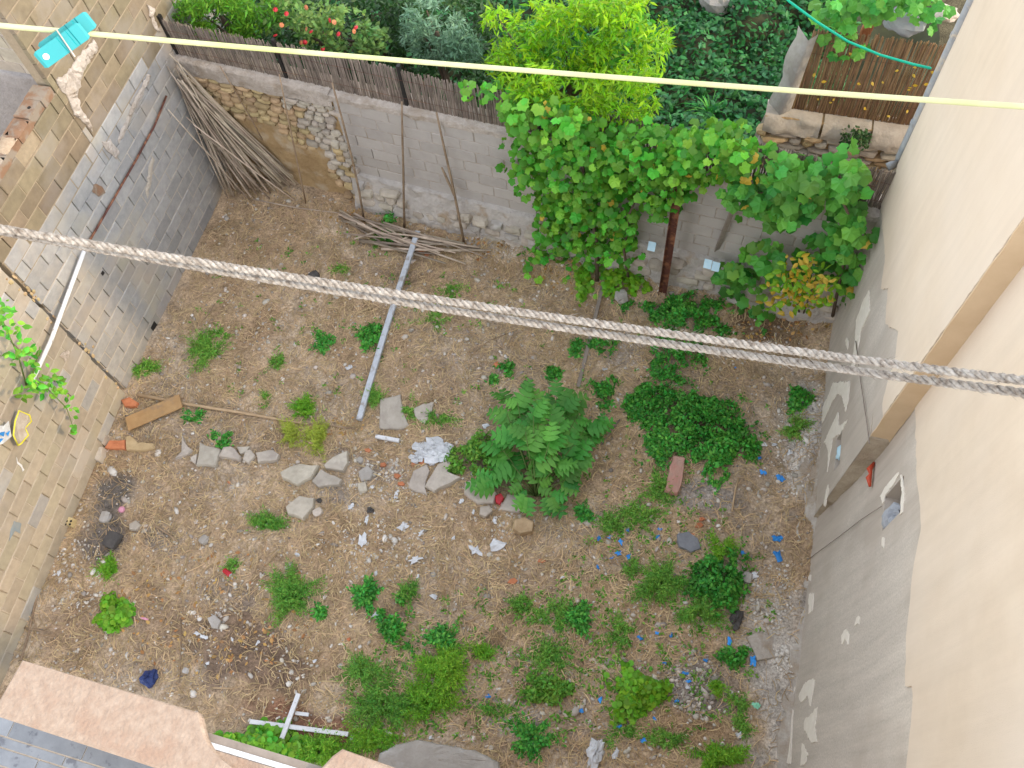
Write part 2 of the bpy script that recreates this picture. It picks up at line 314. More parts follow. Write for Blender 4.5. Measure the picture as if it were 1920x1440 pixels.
# ================================================================== shapes
def frame_mat(o, ex, ey, ez, sc=(1, 1, 1)):
    return Matrix(((ex[0]*sc[0], ey[0]*sc[1], ez[0]*sc[2], o[0]), (ex[1]*sc[0], ey[1]*sc[1], ez[1]*sc[2], o[1]), (ex[2]*sc[0], ey[2]*sc[1], ez[2]*sc[2], o[2]), (0, 0, 0, 1)))
def inst(name, me, mw, parent=None):
    o = bpy.data.objects.new(name, me); COL.objects.link(o); o.matrix_basis = mw
    if parent:
        o.parent = parent
        o.matrix_parent_inverse = wmat(parent).inverted()
    return o
def block_mesh(k, m):
    r = random.Random(k); j = lambda a: r.uniform(-a, a); c = .006; W, Hh = .5, .5
    V = []
    for (n, ins) in ((-1, 0), (-.12, 0), (0, .016)):
        for (s, z) in ((-1, -1), (1, -1), (1, 1), (-1, 1)):
            V.append((s*(W-ins)+j(.008 if n else .012), n, z*(Hh-ins*2)+j(.012 if n else .02)))
    F = [(8, 9, 10, 11)]
    for a in (0, 4):
        for i in range(4): F.append((a+i, a+(i+1) % 4, a+4+(i+1) % 4, a+4+i))
    me = mesh('block', V, F); me.materials.append(m); return me
BLK = {m.name: [block_mesh(i*3+7, m) for i in range(6)] for m in (M_block, M_blockt, M_blockg, M_block_sun)}
EZ = np.array([0, 0, 1.])
def lay_blocks(root, P, s0, s1, z0, rows, mt, bw=.4, bh=.2, skip=None, stuff=None, jag0=0, jag1=0, fill=.45, mort=M_mortar, thick=.2, phase=0., deep=.022):
    """courses of blocks on plane P; mt(s, z) picks the material"""
    mb = MB(); P_n = P.n
    rest = MB()
    for r in range(rows):
        z = z0+r*bh; s = s0-random.uniform(0, .02)-((r % 2)*bw/2+phase*bw); a0 = s0+(random.uniform(0, jag0)); a1 = s1-random.uniform(0, jag1)
        while s < a1:
            lo, hi = max(s+.006, a0), min(s+bw-.006, a1); mid = (lo+hi)/2
            if hi-lo > .07 and not (skip and skip(mid, z+bh/2)):
                off = random.uniform(-.002, .006)
                if stuff and stuff(mid, z+bh/2):
                    rest.box(P.at(0, 0), P.u, P_n, EZ, (lo, -.05, z+.006), (hi, off, z+bh-.006))
                else:
                    ms = BLK[mt(mid, z).name]
                    ex = P.u*(hi-lo); ey = P_n*.06; ez = EZ*(bh-.012)
                    inst('block', random.choice(ms), frame_mat(P.at(mid, z+bh/2, off), ex, ey, ez), root)
            if random.random() < fill and a0 < s < a1: mb.box(P.at(0, 0), P.u, P_n, EZ, (s-.008, -.03, z), (s+.008, -.004, z+bh))
            s += bw
        if r: mb.box(P.at(0, 0), P.u, P_n, EZ, (s0+.01, -.03, z-.0075), (s1-.01, -.0015+random.uniform(-.002, .001), z+.0075))
    mb.box(P.at(0, 0), P.u, P_n, EZ, (s0+.015, -thick, z0-.3), (s1-.015, -deep, z0+rows*bh-.004))
    tag(link('mortar_joint', mb.mesh('mortar_joint'), mort, root), kind='stuff')
    if rest.V: tag(link('block_courses', rest.mesh('block_courses'), M_blockt, root), kind='stuff')
def patch(name, P, pts, th, m, parent, off=0., sub=.045, jit=.016, dome=True):
    """irregular slab of mortar or plaster on a wall plane from (s, z) outline points"""
    out = []
    for i, p in enumerate(pts):
        q = pts[(i+1) % len(pts)]; n = max(1, int(math.hypot(q[0]-p[0], q[1]-p[1])/sub))
        for k in range(n):
            f = k/n; out.append((p[0]+(q[0]-p[0])*f+random.uniform(-jit, jit), p[1]+(q[1]-p[1])*f+random.uniform(-jit, jit)))
    if not dome:
        a0, a1, b1 = min(p[0] for p in pts), max(p[0] for p in pts), max(p[1] for p in pts); out = [(min(max(s, a0), a1), min(z, b1)) for s, z in out]
    n = len(out); V = [P.at(s, z, off-.003) for s, z in out]+[P.at(s, z, off+th*(.4 if dome else 1)) for s, z in out]
    F = [(i, (i+1) % n, n+(i+1) % n, n+i) for i in range(n)]+[tuple(range(n, 2*n))]
    me = mesh(name, V, F)
    if dome:
        import bmesh
        bm = bmesh.new(); bm.from_mesh(me); top = [f for f in bm.faces if len(f.verts) > 4]
        r = bmesh.ops.triangulate(bm, faces=top); ed = {e for f in r['faces'] for e in f.edges if not e.is_boundary and all(len(g.verts) == 3 for g in e.link_faces)}
        rs = bmesh.ops.subdivide_edges(bm, edges=list(ed), cuts=2, use_grid_fill=True); nv = Vector(P.n)
        for e in rs['geom_inner']:
            if isinstance(e, bmesh.types.BMVert): e.co += nv*th*random.uniform(.1, 1.1)
        bm.to_mesh(me); bm.free()
    return link(name, me, m, parent)
def sz(P, pts): return [P.px(x, y) for x, y in pts]

# ------------------------------------------------------------------ rock meshes
def rock_mesh(k, m, squash=.5):
    r = random.Random(k); N = 3; V = []; idx = {}; F = []
    def vid(i, j, l):
        key = (i, j, l)
        if key not in idx:
            p = np.array([i-1, j-1, l-1], float); q = p/max(1e-6, (np.abs(p)**3.2).sum()**(1/3.2))
            q = q*(1+np.array([r.uniform(-.13, .13) for _ in range(3)]))
            idx[key] = len(V); V.append(q*.5)
        return idx[key]
    for ax in range(3):
        for sd in (0, 2):
            for a in range(2):
                for b in range(2):
                    c = []
                    for (da, db) in ((0, 0), (1, 0), (1, 1), (0, 1)):
                        t = [0, 0, 0]; t[ax] = sd; t[(ax+1) % 3] = a+da; t[(ax+2) % 3] = b+db; c.append(vid(*t))
                    F.append(tuple(c if sd else c[::-1]))
    me = mesh('stone', V, F); me.materials.append(m); return me
ROCK = {m.name: [rock_mesh(i+11*len(m.name), m) for i in range(7)] for m in (M_stone_t, M_stone_w, M_flag, M_conc, M_dark, M_terra, M_chip, M_lime)}
def rock(name, m, p, sx, sy, szz, parent=None, rz=0., tilt=.15):
    q = Matrix.Translation(Vector([float(v) for v in p]))@Matrix.Rotation(rz, 4, 'Z')@Matrix.Rotation(random.uniform(-tilt, tilt), 4, 'X')@Matrix.Rotation(random.uniform(-tilt, tilt), 4, 'Y')@Matrix.Diagonal((sx, sy, szz, 1))
    return inst(name, random.choice(ROCK[m.name]), q, parent)
def wall_stones(root, P, s0, s1, z0, z1, hmin, hmax, wmin, wmax, m, keep=None, off=.0, dep=.12, name='stone'):
    z = z0
    while z < z1:
        h = random.uniform(hmin, hmax); s = s0-random.uniform(0, wmin)
        while s < s1:
            wd = random.uniform(wmin, wmax); c = s+wd/2; zz = z+h/2+random.uniform(-.012, .012)
            if (keep is None or keep(c, zz)):
                o = P.at(c, zz, off+random.uniform(-.02, .015)); a = random.uniform(-.12, .12)
                ex = P.u*math.cos(a)+EZ*math.sin(a); ez = -P.u*math.sin(a)+EZ*math.cos(a)
                inst(name, random.choice(ROCK[m(c, zz).name]), frame_mat(o, ex*wd*.97, P.n*dep, ez*h*.97), root)
            s += wd
        z += h*.96
def rough_slab(name, P, s0, s1, z0, z1, offf, m, parent, ds=.06, dz=.06, seed=0):
    """lumpy face on plane P whose offset is offf(s, z); closed at the top down to off -.3"""
    ss = np.arange(s0, s1+ds*.5, ds); zs = np.arange(z0, z1+dz*.5, dz); A, B = np.meshgrid(ss, zs)
    O = offf(A, B)
    V = P.a+A[..., None]*P.u+B[..., None]*EZ+O[..., None]*P.n
    top = P.a+ss[:, None]*P.u+np.full((len(ss), 1), z1)*EZ-.3*P.n
    V = np.concatenate([V.reshape(-1, 3), top]); nx, ny = len(ss), len(zs)
    i = (np.arange(ny)[:, None]*nx+np.arange(nx-1)[None, :]).ravel()
    me = bigmesh(name, V, np.stack([i, i+1, i+1+nx, i+nx], -1), True)
    return link(name, me, m, parent)

# ================================================================== LEFT WALLS (concrete blocks)
tall = thing('block_wall', 'tall concrete block wall behind the leaning canes', 'wall', LEFA.at(1.7, 0))
seamS = LEFA.px(165, 260)[0]
low = thing('block_wall', 'weathered grey block wall topped with orange bricks, carrying the rusty rod', 'wall', LEFA.at(4.5, 0))
near = thing('block_wall', 'sunlit tan block wall in front of the crack, with a creeper', 'wall', LEFB.at(2, 0))
def mtL(s, z): return M_block_sun if z > 2.75+random.uniform(-.25, .25) else M_block  # sun-shadow edge painted by material: sunlit ochre blocks above, grey below
M_mortd = mat('ochre_mortar', (.33, .26, .175), (.25, .195, .13), 14, .95, .8, 50, dist=.006)  # warm mortar copy for the upper courses coloured as sunlit
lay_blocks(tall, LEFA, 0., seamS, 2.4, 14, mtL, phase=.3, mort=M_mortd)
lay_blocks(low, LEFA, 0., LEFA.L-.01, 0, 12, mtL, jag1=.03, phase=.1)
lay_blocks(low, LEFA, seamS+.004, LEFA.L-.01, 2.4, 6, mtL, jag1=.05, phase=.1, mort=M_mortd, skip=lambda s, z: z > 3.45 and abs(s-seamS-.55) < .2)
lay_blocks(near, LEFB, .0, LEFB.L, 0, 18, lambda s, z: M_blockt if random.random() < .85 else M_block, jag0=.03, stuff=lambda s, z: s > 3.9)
# orange brick coping on the low walls
def coping(root, P, s0, s1):
    s = s0; k = 0
    while s < s1-.05:
        L_ = random.uniform(.22, .30); e = min(s+L_, s1); zt = 3.6+.11+random.uniform(-.02, .015)
        mb = MB(); mb.box(P.at(0, 0), P.u, P.n, EZ, (s+.004, -.21+random.uniform(-.012, .012), 3.601), (e-.004, .006+random.uniform(-.02, .006), zt))
        cbk = link('coping_brick', mb.mesh('coping_brick'), M_obrick, root)
        if k == 1:
            c = P.at(s+.12, zt+.002, -.08); hb = MB()
            hb.tube([c, c+EZ*.004], .02, 8); link('brick_hole', hb.mesh('brick_hole'), M_black, cbk)
        if k > 1 and random.random() < .8:
            lump = sz_blob(P, s+.02, e-.02, zt); link('mortar_lump', lump, M_crust if random.random() < .4 else M_obrick, root)
        s = e; k += 1
def sz_blob(P, a, b, z):
    ss = np.linspace(a, b, 6); oo = np.linspace(-.18, .0, 5); V = []; F = []
    for i, s in enumerate(ss):
        for j, o in enumerate(oo):
            e = 0 if i in (0, 5) or j in (0, 4) else random.uniform(.01, .035)
            V.append(P.at(s+random.uniform(-.012, .012), z+e, o+random.uniform(-.012, .012)))
    for i in range(5):
        for j in range(4): F.append((i*5+j, i*5+5+j, i*5+6+j, i*5+1+j))
    return mesh('mortar_lump', V, F, True)
coping(low, LEFA, seamS+.02, LEFA.L)
coping(near, LEFB, .0, LEFB.L)
# mortar smears on the seam and the diagonal repair
PA = [(104, 150), (125, 135), (150, 100), (175, 75), (182, 95), (160, 120), (150, 150), (143, 175), (150, 205), (165, 225), (172, 245), (160, 235), (140, 215), (122, 180), (112, 165)]
patch('mortar_patch', LEFA, sz(LEFA, PA), .03, M_mortarw, tall, .006)
patch('mortar_patch', LEFA, sz(LEFA, [(190, 265), (205, 262), (222, 285), (218, 298), (208, 288), (196, 280)]), .02, M_mortarw, tall, .006)
patch('mortar_patch', LEFA, sz(LEFA, [(283, 140), (270, 170), (252, 205), (238, 240), (222, 270), (218, 262), (236, 225), (250, 190), (266, 158), (276, 138)]), .014, M_mortarw, tall, .006)
patch('mortar_patch', LEFA, sz(LEFA, [(276, 8), (288, 15), (286, 30), (292, 45), (300, 62), (290, 55), (280, 30)]), .02, M_mortarw, tall, .006)
patch('mortar_patch', LEFA, sz(LEFA, [(284, 290), (288, 300), (282, 345), (276, 370), (272, 362), (278, 320)]), .008, M_mortar, low, .006)
patch('mortar_patch', LEFA, sz(LEFA, [(175, 345), (190, 350), (198, 362), (184, 368), (172, 358)]), .008, M_obrick, low, .006)
patch('mortar_patch', LEFB, sz(LEFB, [(112, 668), (125, 655), (132, 660), (122, 678)]), .015, M_mortarw, near, .006)
patch('white_smear', LEFB, sz(LEFB, [(28, 858), (36, 866), (46, 880), (42, 882), (30, 868)]), .004, M_white_paint, near, .007)
patch('blue_paint_smear', LEFB, sz(LEFB, [(26, 975), (38, 985), (36, 1000), (28, 998), (20, 1010), (14, 1016), (22, 990)]), .003, mat('faded_blue_paint', (.20, .25, .29), (.26, .28, .28), 14, .9), near, .007, jit=.02)
# crumbling crack between the two wall lengths
for k in range(34):
    z = random.uniform(.15, 3.1); s = random.gauss(0, .03)+.03*math.sin(z*5)
    P = LEFB if s > 0 else LEFA; t = s if s > 0 else LEFA.L+s
    o = P.at(t, z, .004); inst('crumb', random.choice(ROCK['tan_stone']), frame_mat(o, P.u*random.uniform(.02, .05), P.n*.02, EZ*random.uniform(.02, .07)), near).data.materials
hole = LEFA.px(286, 605)
for (px, py, w_, h_) in ((288, 612, .12, .1), (192, 512, .05, .05)):
    s, z = LEFA.px(px, py); mb = MB(); mb.box(LEFA.at(0, 0), LEFA.u, LEFA.n, EZ, (s-w_/2, .0, z-h_/2), (s+w_/2, .0085, z+h_/2)); link('block_hole', mb.mesh('block_hole'), M_black, low)
# return wall and rendered yard behind the low wall
ret = Plane((-11, 6.05), (-7.72, 6.05)); ret.n = np.array([0, -1., 0])
rw = thing('block_wall', 'short return wall of rough blocks in the top left corner', 'wall', ret.at(2, 0))
lay_blocks(rw, ret, .4, ret.L, 3.55, 8, lambda s, z: M_blockt, fill=1., mort=M_mortarw, phase=.2)
rough_slab('render_band', ret, 0., ret.L-.02, 0, 3.6, lambda a, b: .02+.03*vnoise(a*5, b*5, 9), mat('grey_render', (.30, .27, .25), (.23, .205, .19), 5, .95, .8, 25, dist=.02), rw)

# ================================================================== FAR WALL
stw = thing('stone_wall', 'rubble stone wall with earth render behind the cane heap', 'wall', FAR.at(1.1, 0))
rough_slab('earth_render', FAR, -.3, 2.4, -.2, 2.13, lambda a, b: -.05+.05*vnoise(a*3, b*3, 3)+.03*vnoise(a*11, b*11, 4)-.04*np.clip((b-1.0)*2, 0, 1), M_earth, stw)
def keepS(s, z): return z > 1.62-.28*s+.08*math.sin(s*7) and z < 2.1
wall_stones(stw, FAR, .0, 2.25, .9, 2.1, .075, .14, .1, .26, lambda s, z: M_stone_t if s < 1.75+random.uniform(-.2, .2) else M_stone_w, keepS, -.022, .11)
wall_stones(stw, FAR, 2.0, 2.35, .2, 1.3, .09, .16, .12, .22, lambda s, z: M_stone_w if random.random() < .7 else M_stone_t, lambda s, z: s > 2.02+.1*math.sin(z*6), .03)
capo = lambda a, b: .02+.05*vnoise(a*6, b*9, 8)-.03*vnoise(a*17, b*20, 5)
rough_slab('mortar_cap', FAR, -.3, 2.36, 2.07, 2.31, capo, M_mortarw, stw, .05, .04)
bw = thing('block_wall', 'grey block wall at the far side with the reed screen above', 'wall', FAR.at(5.5, 0))
FB = Plane(FAR.at(0, 0, .0)[:2], FAR.at(FAR.L, 0, .0)[:2]); FB.n = FAR.n
lay_blocks(bw, FAR, 2.36, FAR.L+.1, .78, 7, lambda s, z: M_blockg, fill=.9, mort=M_mortarw, deep=.012, stuff=None)
rough_slab('mortar_cap', FAR, 2.33, FAR.L+.1, 2.18, 2.29, lambda a, b: .01+.045*vnoise(a*7, b*11, 18)-.02*vnoise(a*19, b*23, 19), M_mortarw, bw, .05, .035)
ft = thing('wall_footing', 'pale rubble footing crumbling along the foot of the block wall', 'footing', FAR.at(5.5, 0))
rough_slab('footing_mortar', FAR, 2.3, FAR.L+.1, -.2, .78, lambda a, b: .02+.13*np.clip((.74-b)*1.8, 0, 1)*(.3+1.1*vnoise(a*2.1, b*2.6, 12))+.06*vnoise(a*8, b*8, 13)+.03*vnoise(a*19, b*19, 14), M_foot, ft, .05, .05)
wall_stones(ft, FAR, 2.4, FAR.L, .05, .66, .12, .2, .14, .4, lambda s, z: M_stone_w if random.random() < .75 else M_conc, lambda s, z: random.random() < .8-.5*(z > .5), .09, .2)

# reed screen: posts and panels of canes
def reeds(name, P, s0, s1, zb, zt, off, m, parent, step=.0075, lean=.025, r=(.005, .0085)):
    V = []; F = []; s = s0
    while s < s1:
        rr = random.uniform(*r); z0 = zb+random.uniform(-.02, .03); z1 = zt+random.uniform(-.04, .035); o = off+random.uniform(-.012, .012); l = random.gauss(0, lean); n = len(V)
        for z, ds in ((z0, 0), (z1, l)):
            for (du, dn) in ((-1, 0), (0, 1), (1, 0), (0, -1)): V.append(P.at(s+ds+du*rr, z, o+dn*rr))
        for k in range(4): F.append((n+k, n+(k+1) % 4, n+4+(k+1) % 4, n+4+k))
        F.append((n+4, n+5, n+6, n+7)); s += step*random.uniform(.75, 1.35)
    return tag(link(name, bigmesh(name, V, F), m, parent), kind='stuff')
rf = thing('reed_fence', 'grey weathered reed screen running along the top of the far wall', 'fence', FAR.at(4.5, 2.25))
ps = [FAR.px(312, 60)[0]-.1, FAR.px(530, 150)[0], FAR.px(755, 195)[0], 5.25, 7.4, 9.4]
for i in range(5):
    reeds('reed_panel', FAR, ps[i]+.035, ps[i+1]-.035, 2.24, 2.86+.02*math.sin(i*2), -.09, M_reed, rf)
for i, s in enumerate(ps):
    mb = MB(); mb.box(FAR.at(0, 0), FAR.u, FAR.n, EZ, (s-.022, -.13, 1.9), (s+.022, -.075, 2.93)); link('post', mb.mesh('post'), M_black, rf)
for z in (2.42, 2.72):
    mb = MB(); mb.tube([FAR.at(s, z+random.uniform(-.01, .01), -.072) for s in np.linspace(ps[0], ps[-1], 30)], .0025, 4); link('wire', mb.mesh('wire'), M_rust, rf)

# ================================================================== RUIN AND BROWN REED SCREEN, top right
RU = Plane((.40, 8.42), (2.6, 8.42)); RU.n = np.array([0, -1., 0])
ru = thing('stone_wall', 'crumbling layered stone wall under the brown reed screen', 'wall', RU.at(1, 0))
rough_slab('stone_core', RU, .02, 2.2, 0, 2.2, lambda a, b: -.06+.05*vnoise(a*6, b*9, 2), M_earth, ru)
wall_stones(ru, RU, .02, 2.0, 1.1, 2.02, .06, .11, .14, .42, lambda s, z: M_stone_w if random.random() < .6 else M_stone_t, None, -.02, .16)
for k, (a, b) in enumerate(((.02, .725), (.728, 1.305), (1.308, 2.05))):
    rough_slab('top_slab', RU, a, b-.005, 2.02, 2.22, lambda u, v, k=k: .01*k+.05*vnoise(u*6+k, v*9, 3)+.03*vnoise(u*17, v*17, 4)-.1*np.clip((v-2.1)*6, 0, 1), M_stone_w, ru, .04, .035)
RS = Plane((.72, 8.62), (2.6, 8.62)); RS.n = np.array([0, -1., 0])
rb = thing('reed_fence', 'brown reed screen standing on the ruined stone wall', 'fence', RS.at(.8, 2.2))
reeds('reed_panel', RS, .0, 1.6, 2.2, 3.42, 0, M_reedb, rb, .0075, .03)
for z in (2.5, 3.1):
    mb = MB(); mb.tube([RS.at(s, z, .016) for s in np.linspace(0, 1.6, 12)], .0025, 4); link('wire', mb.mesh('wire'), M_rust, rb)
mb = MB()
for i in range(14):
    z = 3.4-1.95*i/13; mb.V += [tuple(RS.at(-.12-.1*vnoise(i*.8, 3)-.2*(i/13), z, -.05)), tuple(RS.at(-.06+.05*vnoise(i*1.1, 9)-.16*(i/13), z, .14+.05*vnoise(i*.9, 5))), tuple(RS.at(.05-.1*(i/13), z, .05))]
mb.F = [(i*3+j, i*3+j+1, i*3+4+j, i*3+3+j) for i in range(13) for j in range(2)]
tag(link('tarp_sheet', mb.mesh('tarp_sheet', True), M_conc), 'pale grey plastic sheet hanging on the end of the brown reed screen', 'tarp')
# ================================================================== RIGHT HOUSE
HR = thing('house', 'cream plastered house side with peeling render along the right', 'house', (2.1, 3, 0))
def box_obj(name, lo, hi, m, parent):
    mb = MB(); mb.box((0, 0, 0), (1, 0, 0), (0, 1, 0), (0, 0, 1), lo, hi); return link(name, mb.mesh(name), m, parent)
hc = [RN.px(*q) for q in ((1658, 930), (1688, 892), (1692, 965), (1657, 1003))]
ht0, ht1 = min(c[0] for c in hc)+.06, max(c[0] for c in hc)-.04; hz0, hz1 = min(c[1] for c in hc)+.03, max(c[1] for c in hc)-.03
def wall_with_hole(name, P, t0, t1, z0, z1, holes, m, parent, depth=.2):
    ts = sorted({t0, t1, *[h[0] for h in holes], *[h[1] for h in holes]}); zs = sorted({z0, z1, *[h[2] for h in holes], *[h[3] for h in holes]})
    zs = sorted(set(zs) | {z for z in np.arange(z0, min(z1, 2.6), .3) if not any(h[2]-.02 < z < h[3]+.02 for h in holes)}); mb = MB()
    for i in range(len(ts)-1):
        for j in range(len(zs)-1):
            a, b, c, d = ts[i], ts[i+1], zs[j], zs[j+1]
            if any(h[0] <= a+1e-6 and b <= h[1]+1e-6 and h[2] <= c+1e-6 and d <= h[3]+1e-6 for h in holes): continue
            mb.add([P.at(a, c), P.at(b, c), P.at(b, d), P.at(a, d)], [(0, 1, 2, 3)])
    for (a, b, c, d) in holes:
        q = [P.at(a, c), P.at(b, c), P.at(b, d), P.at(a, d)]+[P.at(s, z, -depth) for s, z in ((a+.02, c+.02), (b-.02, c+.02), (b-.02, d-.02), (a+.02, d-.02))]
        mb.add(q, [(0, 1, 5, 4), (1, 2, 6, 5), (2, 3, 7, 6), (3, 0, 4, 7), (4, 5, 6, 7)])
    return link(name, mb.mesh(name), m, parent)
HN, HF = 6.08, 8.8
wall_with_hole('rendered_wall', RN, 0, RN.L, -.3, HN, [(ht0, ht1, hz0, hz1)], M_under, HR)
sl = [RF.px(*q) for q in ((1576, 828), (1566, 868))]
sa, sb = min(sl[0][0], sl[1][0])-.1, max(sl[0][0], sl[1][0])+.12; sc_, sd = min(sl[0][1], sl[1][1])-.02, max(sl[0][1], sl[1][1])+.03
wall_with_hole('rendered_wall', RF, 0, RF.L, -.3, HF, [(sa, sb, max(.15, sc_), sd)], M_under, HR)
box_obj('house_body', (2.15+.25, -1.5, -.3), (7.5, 4.19, HN-.01), M_cream, HR)
box_obj('house_body', (1.90+.3, 4.2, -.3), (7.5, 7.31, HF-.01), M_cream, HR)
mb = MB()  # end faces and tops that close the shell
mb.add([(1.94, 4.2, -.3), (2.45, 4.2, -.3), (2.45, 4.2, HF), (1.94, 4.2, HF)], [(0, 1, 2, 3)]); link('return_face', mb.mesh('return_face'), M_under, HR)
mb = MB(); mb.add([(1.86, 7.32, -.3), (7.5, 7.32, -.3), (7.5, 7.32, HF), (1.86, 7.32, HF)], [(0, 3, 2, 1)]); mb.add([(1.94, 4.2, HF), (7.5, 4.2, HF), (7.5, 7.32, HF), (1.86, 7.32, HF)], [(0, 1, 2, 3)])
mb.add([(2.13, -1.5, HN), (7.5, -1.5, HN), (7.5, 4.2, HN), (2.13, 4.2, HN)], [(0, 1, 2, 3)]); link('house_top', mb.mesh('house_top'), M_cream, HR)
# cream top coat with its broken lower edge, a centimetre thick
nb = sz(RN, [(1713, 775), (1719, 800), (1722, 900), (1731, 985), (1716, 1060), (1713, 1090), (1702, 1190), (1700, 1285), (1713, 1290), (1713, 1340), (1706, 1400), (1702, 1445)])
nb = [(RN.L-.001, nb[0][1]+.05)]+nb[1:]
poly = nb+[(nb[-1][0]-.5, nb[-1][1]+.05), (0, nb[-1][1]+.2), (0, HN-.002), (RN.L-.001, HN-.002)]
patch('top_coat', RN, poly, .012, M_cream, HR, 0, .06, .016, False)
fb = sz(RF, [(1656, 800), (1657, 757), (1668, 710), (1680, 680), (1687, 622), (1662, 607), (1667, 540), (1653, 543), (1662, 480), (1655, 410)])
fb = [(max(.03+.02*i, t), z) for i, (t, z) in enumerate(fb)]
poly = [(.002, fb[0][1])]+fb+[(RF.L-.01, fb[-1][1]-.1), (RF.L-.01, HF-.002), (.002, HF-.002)]
patch('top_coat', RF, poly, .012, M_cream, HR, 0, .06, .014, False)
RB = Plane((1.932, 4.2), (2.128, 4.2)); RB.n = np.array([0, -1., 0])
zb = RB.px(1663, 825)[1]
patch('tan_return_coat', RB, [(.0, zb), (.1, zb-.06), (.195, zb-.1), (.195, HF-.01), (.0, HF-.01)], .01, M_tan, HR, 0, .1, .006, False)
rough_slab('crumbling_edge', RB, .0, .195, -.2, zb+.05, lambda a, b: .004+.05*vnoise(a*9, b*5, 4)*np.clip((zb+.05-b)*4, 0, 1)*.7+.012*vnoise(a*30, b*30, 6), mat('crumbled_render', (.46, .385, .29), (.36, .295, .22), 12, .95, .9, 50, dist=.012), HR, .03, .05)
# flakes of limewash left on the old render
for pl, pts in ((RF, [(1562, 718), (1594, 716), (1592, 745), (1586, 772), (1580, 742), (1570, 738), (1560, 755), (1545, 788), (1534, 806), (1540, 770), (1556, 738)]),
                (RF, [(1545, 832), (1572, 772), (1574, 800), (1590, 788), (1577, 812), (1562, 822), (1557, 856), (1552, 884), (1554, 845), (1548, 830)]),
                (RF, [(1606, 601), (1620, 562), (1630, 545), (1632, 582), (1625, 600), (1615, 620), (1610, 650), (1602, 690), (1597, 690), (1604, 640)]),
                (RF, [(1588, 632), (1592, 640), (1590, 655), (1588, 650), (1586, 640)]), (RF, [(1545, 945), (1552, 910), (1556, 915), (1548, 950)]),
                (RN, [(1530, 1050), (1536, 1060), (1537, 1130), (1534, 1170), (1524, 1230), (1516, 1330), (1510, 1440), (1504, 1440), (1508, 1330), (1516, 1220), (1524, 1120)]),
                (RN, [(1540, 1078), (1546, 1085), (1546, 1095), (1541, 1092)]), (RN, [(1543, 1120), (1550, 1118), (1547, 1150), (1541, 1160)]),
                (RN, [(1594, 1182), (1600, 1190), (1598, 1212), (1594, 1200), (1588, 1212), (1588, 1195)]), (RN, [(1612, 1158), (1618, 1155), (1615, 1172), (1609, 1172)]),
                (RN, [(1541, 1280), (1548, 1278), (1545, 1300), (1540, 1330), (1537, 1310), (1527, 1325), (1524, 1312), (1532, 1290)]),
                (RN, [(1532, 1355), (1540, 1345), (1550, 1330), (1546, 1370), (1549, 1395), (1540, 1398), (1530, 1370)]), (RN, [(1527, 1400), (1535, 1420), (1530, 1440), (1524, 1440)]),
                (RN, [(1652, 930), (1660, 915), (1685, 885), (1688, 890), (1662, 928), (1656, 945)]), (RN, [(1690, 888), (1698, 925), (1694, 962), (1689, 965), (1692, 925)]), (RN, [(1655, 1008), (1659, 1008), (1658, 1028), (1655, 1026)])):
    patch('limewash_flake', pl, sz(pl, pts), .008, M_flake, HR, 0, .03, .014, False)
# damp darker coat along the foot
mb = MB()
def skirt():
    ys = np.arange(.2, 7.1, .08); V = []; F = []
    for i, y in enumerate(ys):
        x0 = (1.92 if y > 4.15 else 2.0)
        for k, (dx, z) in enumerate(((.02, .20), (-.02, .13), (-.07, .08), (-.15, .04), (-.24, -.06))):
            V.append((x0+dx+(vnoise(y*4, k*3.1, 5)-.5)*.22*(k > 1), y, z+(vnoise(y*6, k*2., 7)-.5)*.05*(k < 4)+float(gh(x0+dx-.1, y))*.8*(k > 2)))
    n = len(ys); F = [(i*5+k, i*5+k+1, i*5+6+k, i*5+5+k) for i in range(n-1) for k in range(4)]
    return mesh('lime_skirt', V, F, True)
link('lime_skirt', skirt(), M_lime, HR)
dp = thing('downpipe', 'zinc downpipe running down the far corner of the cream house', 'downpipe', (1.83, 7.36, 2.9))
mb = MB(); p0 = np.array([1.85, 7.30, 2.92]); mb.tube([p0+np.array([-.09, -.03, -.04]), p0+np.array([-.03, 0, -.01]), p0+np.array([0, .02, .08]), p0+np.array([0, .03, 1.2]), p0+np.array([0, .03, 5.6])], .045, 10); dpp = link('pipe', mb.mesh('pipe', True), M_zinc, dp)
for z in (3.5, 4.6, 6.2):
    mb = MB(); mb.tube([p0+np.array([0, .03, z-2.94]), p0+np.array([0, .03, z-2.9])], .052, 10); link('pipe_clip', mb.mesh('pipe_clip'), M_zinc, dpp)
# sack stuffed into the wall opening
def lumpy(name, c, r, seed, m, n=10, amp=.35, label=None, cat=None, group=None, rz=0):
    V = []; F = []; rr = random.Random(seed); ph = [rr.uniform(0, 6) for _ in range(6)]
    for i in range(n+1):
        th = math.pi*i/n
        for k in range(n*2):
            a = math.pi*k/n; q = 1+amp*(math.sin(a*3+ph[0]+th*2)*.4+math.sin(a*5+ph[1]-th*4)*.35+math.sin(th*6+ph[2]+a*2)*.35)
            x, y = math.sin(th)*math.cos(a)*r[0]*q, math.sin(th)*math.sin(a)*r[1]*q
            V.append((c[0]+x*math.cos(rz)-y*math.sin(rz), c[1]+x*math.sin(rz)+y*math.cos(rz), c[2]+math.cos(th)*r[2]*q))
    w2 = n*2
    for i in range(n):
        for k in range(w2): F.append((i*w2+k, i*w2+(k+1) % w2, (i+1)*w2+(k+1) % w2, (i+1)*w2+k))
    o = link(name, mesh(name, V, F), m); return tag(o, label, cat, group)
hp = RN.at((ht0+ht1)/2-.08, hz0+.1, -.075)
lumpy('sack', hp, (.10, .15, .13), 3, M_tarp, 10, .25, 'grey plastic sack stuffed into the opening of the cream wall', 'sack')
